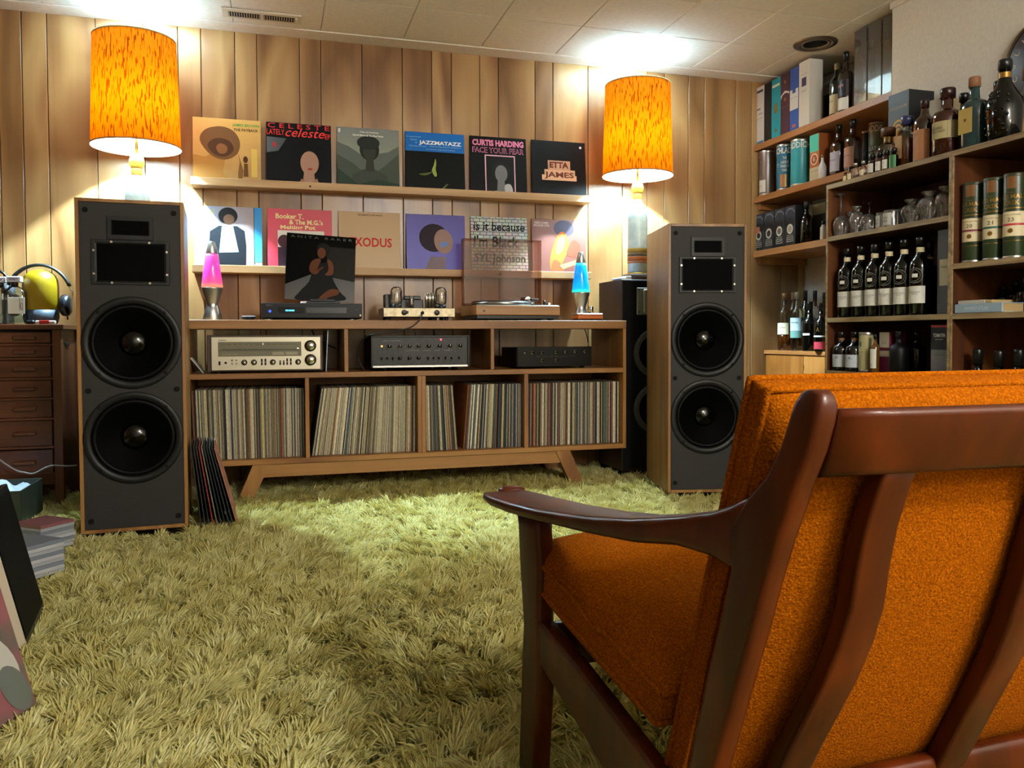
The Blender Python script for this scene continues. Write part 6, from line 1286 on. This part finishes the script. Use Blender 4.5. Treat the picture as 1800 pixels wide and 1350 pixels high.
# ------------------------------------------------------------------ records leaning on the left tower's side
cols = ['1b1716', '2a211c', '17181a', '8c2a22', '6e6a60', '1d2a2a', '14161a', '283038', '1a1c20', '96604a']
base = np.array([-.5005, -1.0076]); ca, sa = math.cos(TA1), math.sin(TA1)
for k, h in enumerate(cols):
    # lean about the speaker's right side: bottoms step outwards, tops rest towards the side
    th_ = R(6.0+.95*k); off = .181+.012+.008*k*1.15+.314*math.sin(th_)*1.0
    bx = base[0]+ca*off-sa*.02; by = base[1]+sa*off+ca*.02
    key = 'lean_'+h
    o = MB().rbox(-.002, .002, 0, .314, 0, .3125, .0006).build('record_sleeve', spine_mat(h)); o.location = (bx, by, PZ-.012+.002*math.sin(th_)); o.rotation_euler = (0, -th_, TA1); 
    tag(o, '%s record sleeve leaning on the tower speaker, %s from the speaker' % (('black', 'dark brown', 'black', 'red', 'stone-grey', 'dark green', 'black', 'blue-grey', 'black', 'orange-tan')[k], ORD(k+1)), 'record', 'record sleeves leaning on the left tower')

# ------------------------------------------------------------------ things on the carpet at the left edge
BZ = .036
pc_ = atZ(38, 925, BZ)
t = thing('storage_bin', 'dark green storage bin with a crumpled pale bag at the left edge', 'bin', (pc_[0]-.17, pc_[1]+.15, BZ)); BW, BD, BH = .17, .15, .135
BINM = pr('bin_green', '1c2418', .5); MB().box(-BW, BW, -BD, BD, 0, .004).build('bottom', BINM, t)
for b_ in ((-BW, BW, -BD, -BD+.005), (-BW, BW, BD-.005, BD), (-BW, -BW+.005, -BD+.005, BD-.005), (BW-.005, BW, -BD+.005, BD-.005)): MB().rbox(*b_, .004, BH, .0015).build('wall', BINM, t)
gr = []; nn = 18
for i in range(nn+1):
    for j in range(nn+1):
        x_, y_ = -BW+.007+(2*BW-.014)*i/nn, -BD+.007+(2*BD-.014)*j/nn; gr.append((x_, y_, .105+.045*math.sin(PI*i/nn)*math.sin(PI*j/nn)+.012*math.sin(7*i/nn*3+5*j/nn*2)+rr.uniform(-.006, .006)))
MB().add(gr, [(i*(nn+1)+j, (i+1)*(nn+1)+j, (i+1)*(nn+1)+j+1, i*(nn+1)+j+1) for i in range(nn) for j in range(nn)], True).build('crumpled_bag', pr('pale_bag', 'a8b4c4', .45), t)
# two stacks of slim cases
def stack(px, py, n, w2, d2, cols_, nth):
    p = atZ(px, py, BZ); rz0 = R(-40)
    for k in range(n):
        o = MB().rbox(-w2, w2, 0, d2, 0, .0108, .0008).build('disc_case', pr('case_'+cols_[k % len(cols_)], cols_[k % len(cols_)], .35)); j = rr.uniform(-.003, .003)
        o.location = (p[0]+j, p[1]+j, BZ+k*.0112); o.rotation_euler = (0, 0, rz0+rr.uniform(-.02, .02)); tag(o, '%s disc case, %s from the floor in the %s stack on the carpet' % ({'8f939a': 'grey', 'a4a6ac': 'pale grey', '6c7480': 'slate', '7a4c50': 'rose', '2c2c30': 'black'}[cols_[k % len(cols_)]], ORD(k+1), nth), 'case', 'disc cases in the %s stack' % nth)
stack(18, 1018, 9, .070, .125, ['8f939a', 'a4a6ac', '6c7480', '8f939a', 'a4a6ac', '6c7480', '8f939a', 'a4a6ac', '6c7480'], 'nearer'); stack(48, 968, 8, .070, .125, ['a4a6ac', '8f939a', '6c7480', 'a4a6ac', '8f939a', '6c7480', '8f939a', '7a4c50'], 'farther')
# framed pieces and big picture book leaning at the left
def lean_thing(name, label, cat, corner, heading, lean):
    """local x = along the foot line, z = up the leaning face, y = thickness; right lower corner at corner"""
    t = thing(name, label, cat, corner); t.rotation_euler = Matrix.Rotation(heading, 3, 'Z').to_euler(); t.rotation_mode = 'XYZ'
    M_ = Matrix.Rotation(heading, 3, 'Z') @ Matrix.Rotation(-lean, 3, 'X'); t.rotation_euler = M_.to_euler(); return t
c1 = atZ(44, 1138, BZ)
t = lean_thing('framed_picture', 'black picture frame with pale edge leaning at the left', 'frame', tuple(c1), R(97), R(13))
MB().rbox(-.004, .30, -.004, .012, 0, .345, .002).build('frame', BLACKP, t); MB().rbox(-.0065, -.0042, -.006, .014, .004, .345, .0006).build('edge_strip', pr('edge_cream', 'b4a894', .5), t); MB().rbox(.01, .29, -.0062, -.0042, .015, .33, .0006).build('picture_glass', pr('frame_black_glass', '040404', .6, spec=.1), t)
c2 = atZ(62, 1238, BZ)
t = lean_thing('picture_sleeve', 'large sleeve with pink and grey brushwork leaning at the lower left corner', 'record', tuple(c2), R(68), R(17))
ab = mottled('abstract_print', '7c4c50', '4c5248', 7, .4, detail=2.0, lo=.42, hi=.55)
MB().rbox(-.33, 0, -.004, .004, 0, .335, .002).build('sleeve', ab, t)
for k, (a_, b_, rx, rz_, an, col) in enumerate(((-.06, .11, .035, .065, .5, 'a4a29a'), (-.13, .20, .05, .05, 0, '6c7068'), (-.05, .22, .03, .05, -.3, '8a8a80'), (-.16, .09, .05, .08, .2, '9a6468'), (-.04, .05, .03, .05, .4, '585e58'), (-.24, .15, .06, .10, 0, '8a5a5c'), (-.10, .15, .02, .035, .8, 'b4b0a8'))):
    flat([(min(max(x_, -.328), -.002), max(z_, .003)) for x_, z_ in ell(a_, b_, rx, rz_, 18, an)], pr('brush_'+col, col, .45), t, -.0045-.0002*k, 'brushstroke')

# ------------------------------------------------------------------ cables
def cable(pts, r, m, label, name='cable', k=8):
    o = MB().tube(catmull(pts, k), r, 6).build(name, m); tag(o, label, 'cable'); return o
CBL = pr('cable_black', '0a0a0a', .5); CBW = pr('cable_white', '8a8a86', .5)
def P(px, py, Y): return tuple(atY(px, py, Y))
cable([P(742, 552, -.418), P(738, 562, -.50), P(722, 575, -.512), P(690, 583, -.508), P(655, 588, -.50), P(640, 595, -.47), P(632, 612, -.44), P(630, 632, -.43), P(640, 650, -.43)], .0032, CBL, 'black cable drooping over the console edge from the tube amplifier')
cable([P(548, 580, -.10), P(556, 594, -.12), P(575, 606, -.13), P(590, 612, -.12)], .004, CBL, 'thick black cable behind the silver receiver')
cable([P(468, 580, -.12), P(467.5, 590, -.12), P(467, 604, -.13)], .003, CBL, 'thin black cable hanging above the silver receiver')
cable([P(1028, 579, -.14), P(1031, 588, -.14), P(1034, 602, -.14)], .003, CBL, 'short black cable in the right console bay')
cable([P(728, 580, -.12), P(730, 588, -.13), P(731, 594, -.13)], .002, CBL, 'thin black cable above the preamplifier'); cable([P(763, 580, -.12), P(765, 592, -.13)]+[P(766, 596, -.13)], .003, CBL, 'thick black cable above the preamplifier')
cable([(-1.20, -.42, .33), P(20, 822, -.42), P(45, 831, -.43), P(60, 832, -.43), P(80, 822, -.42), P(95, 818, -.42), P(118, 819, -.42), P(134, 818, -.38)], .0035, CBW, 'pale cable looping in front of the lowest drawer')
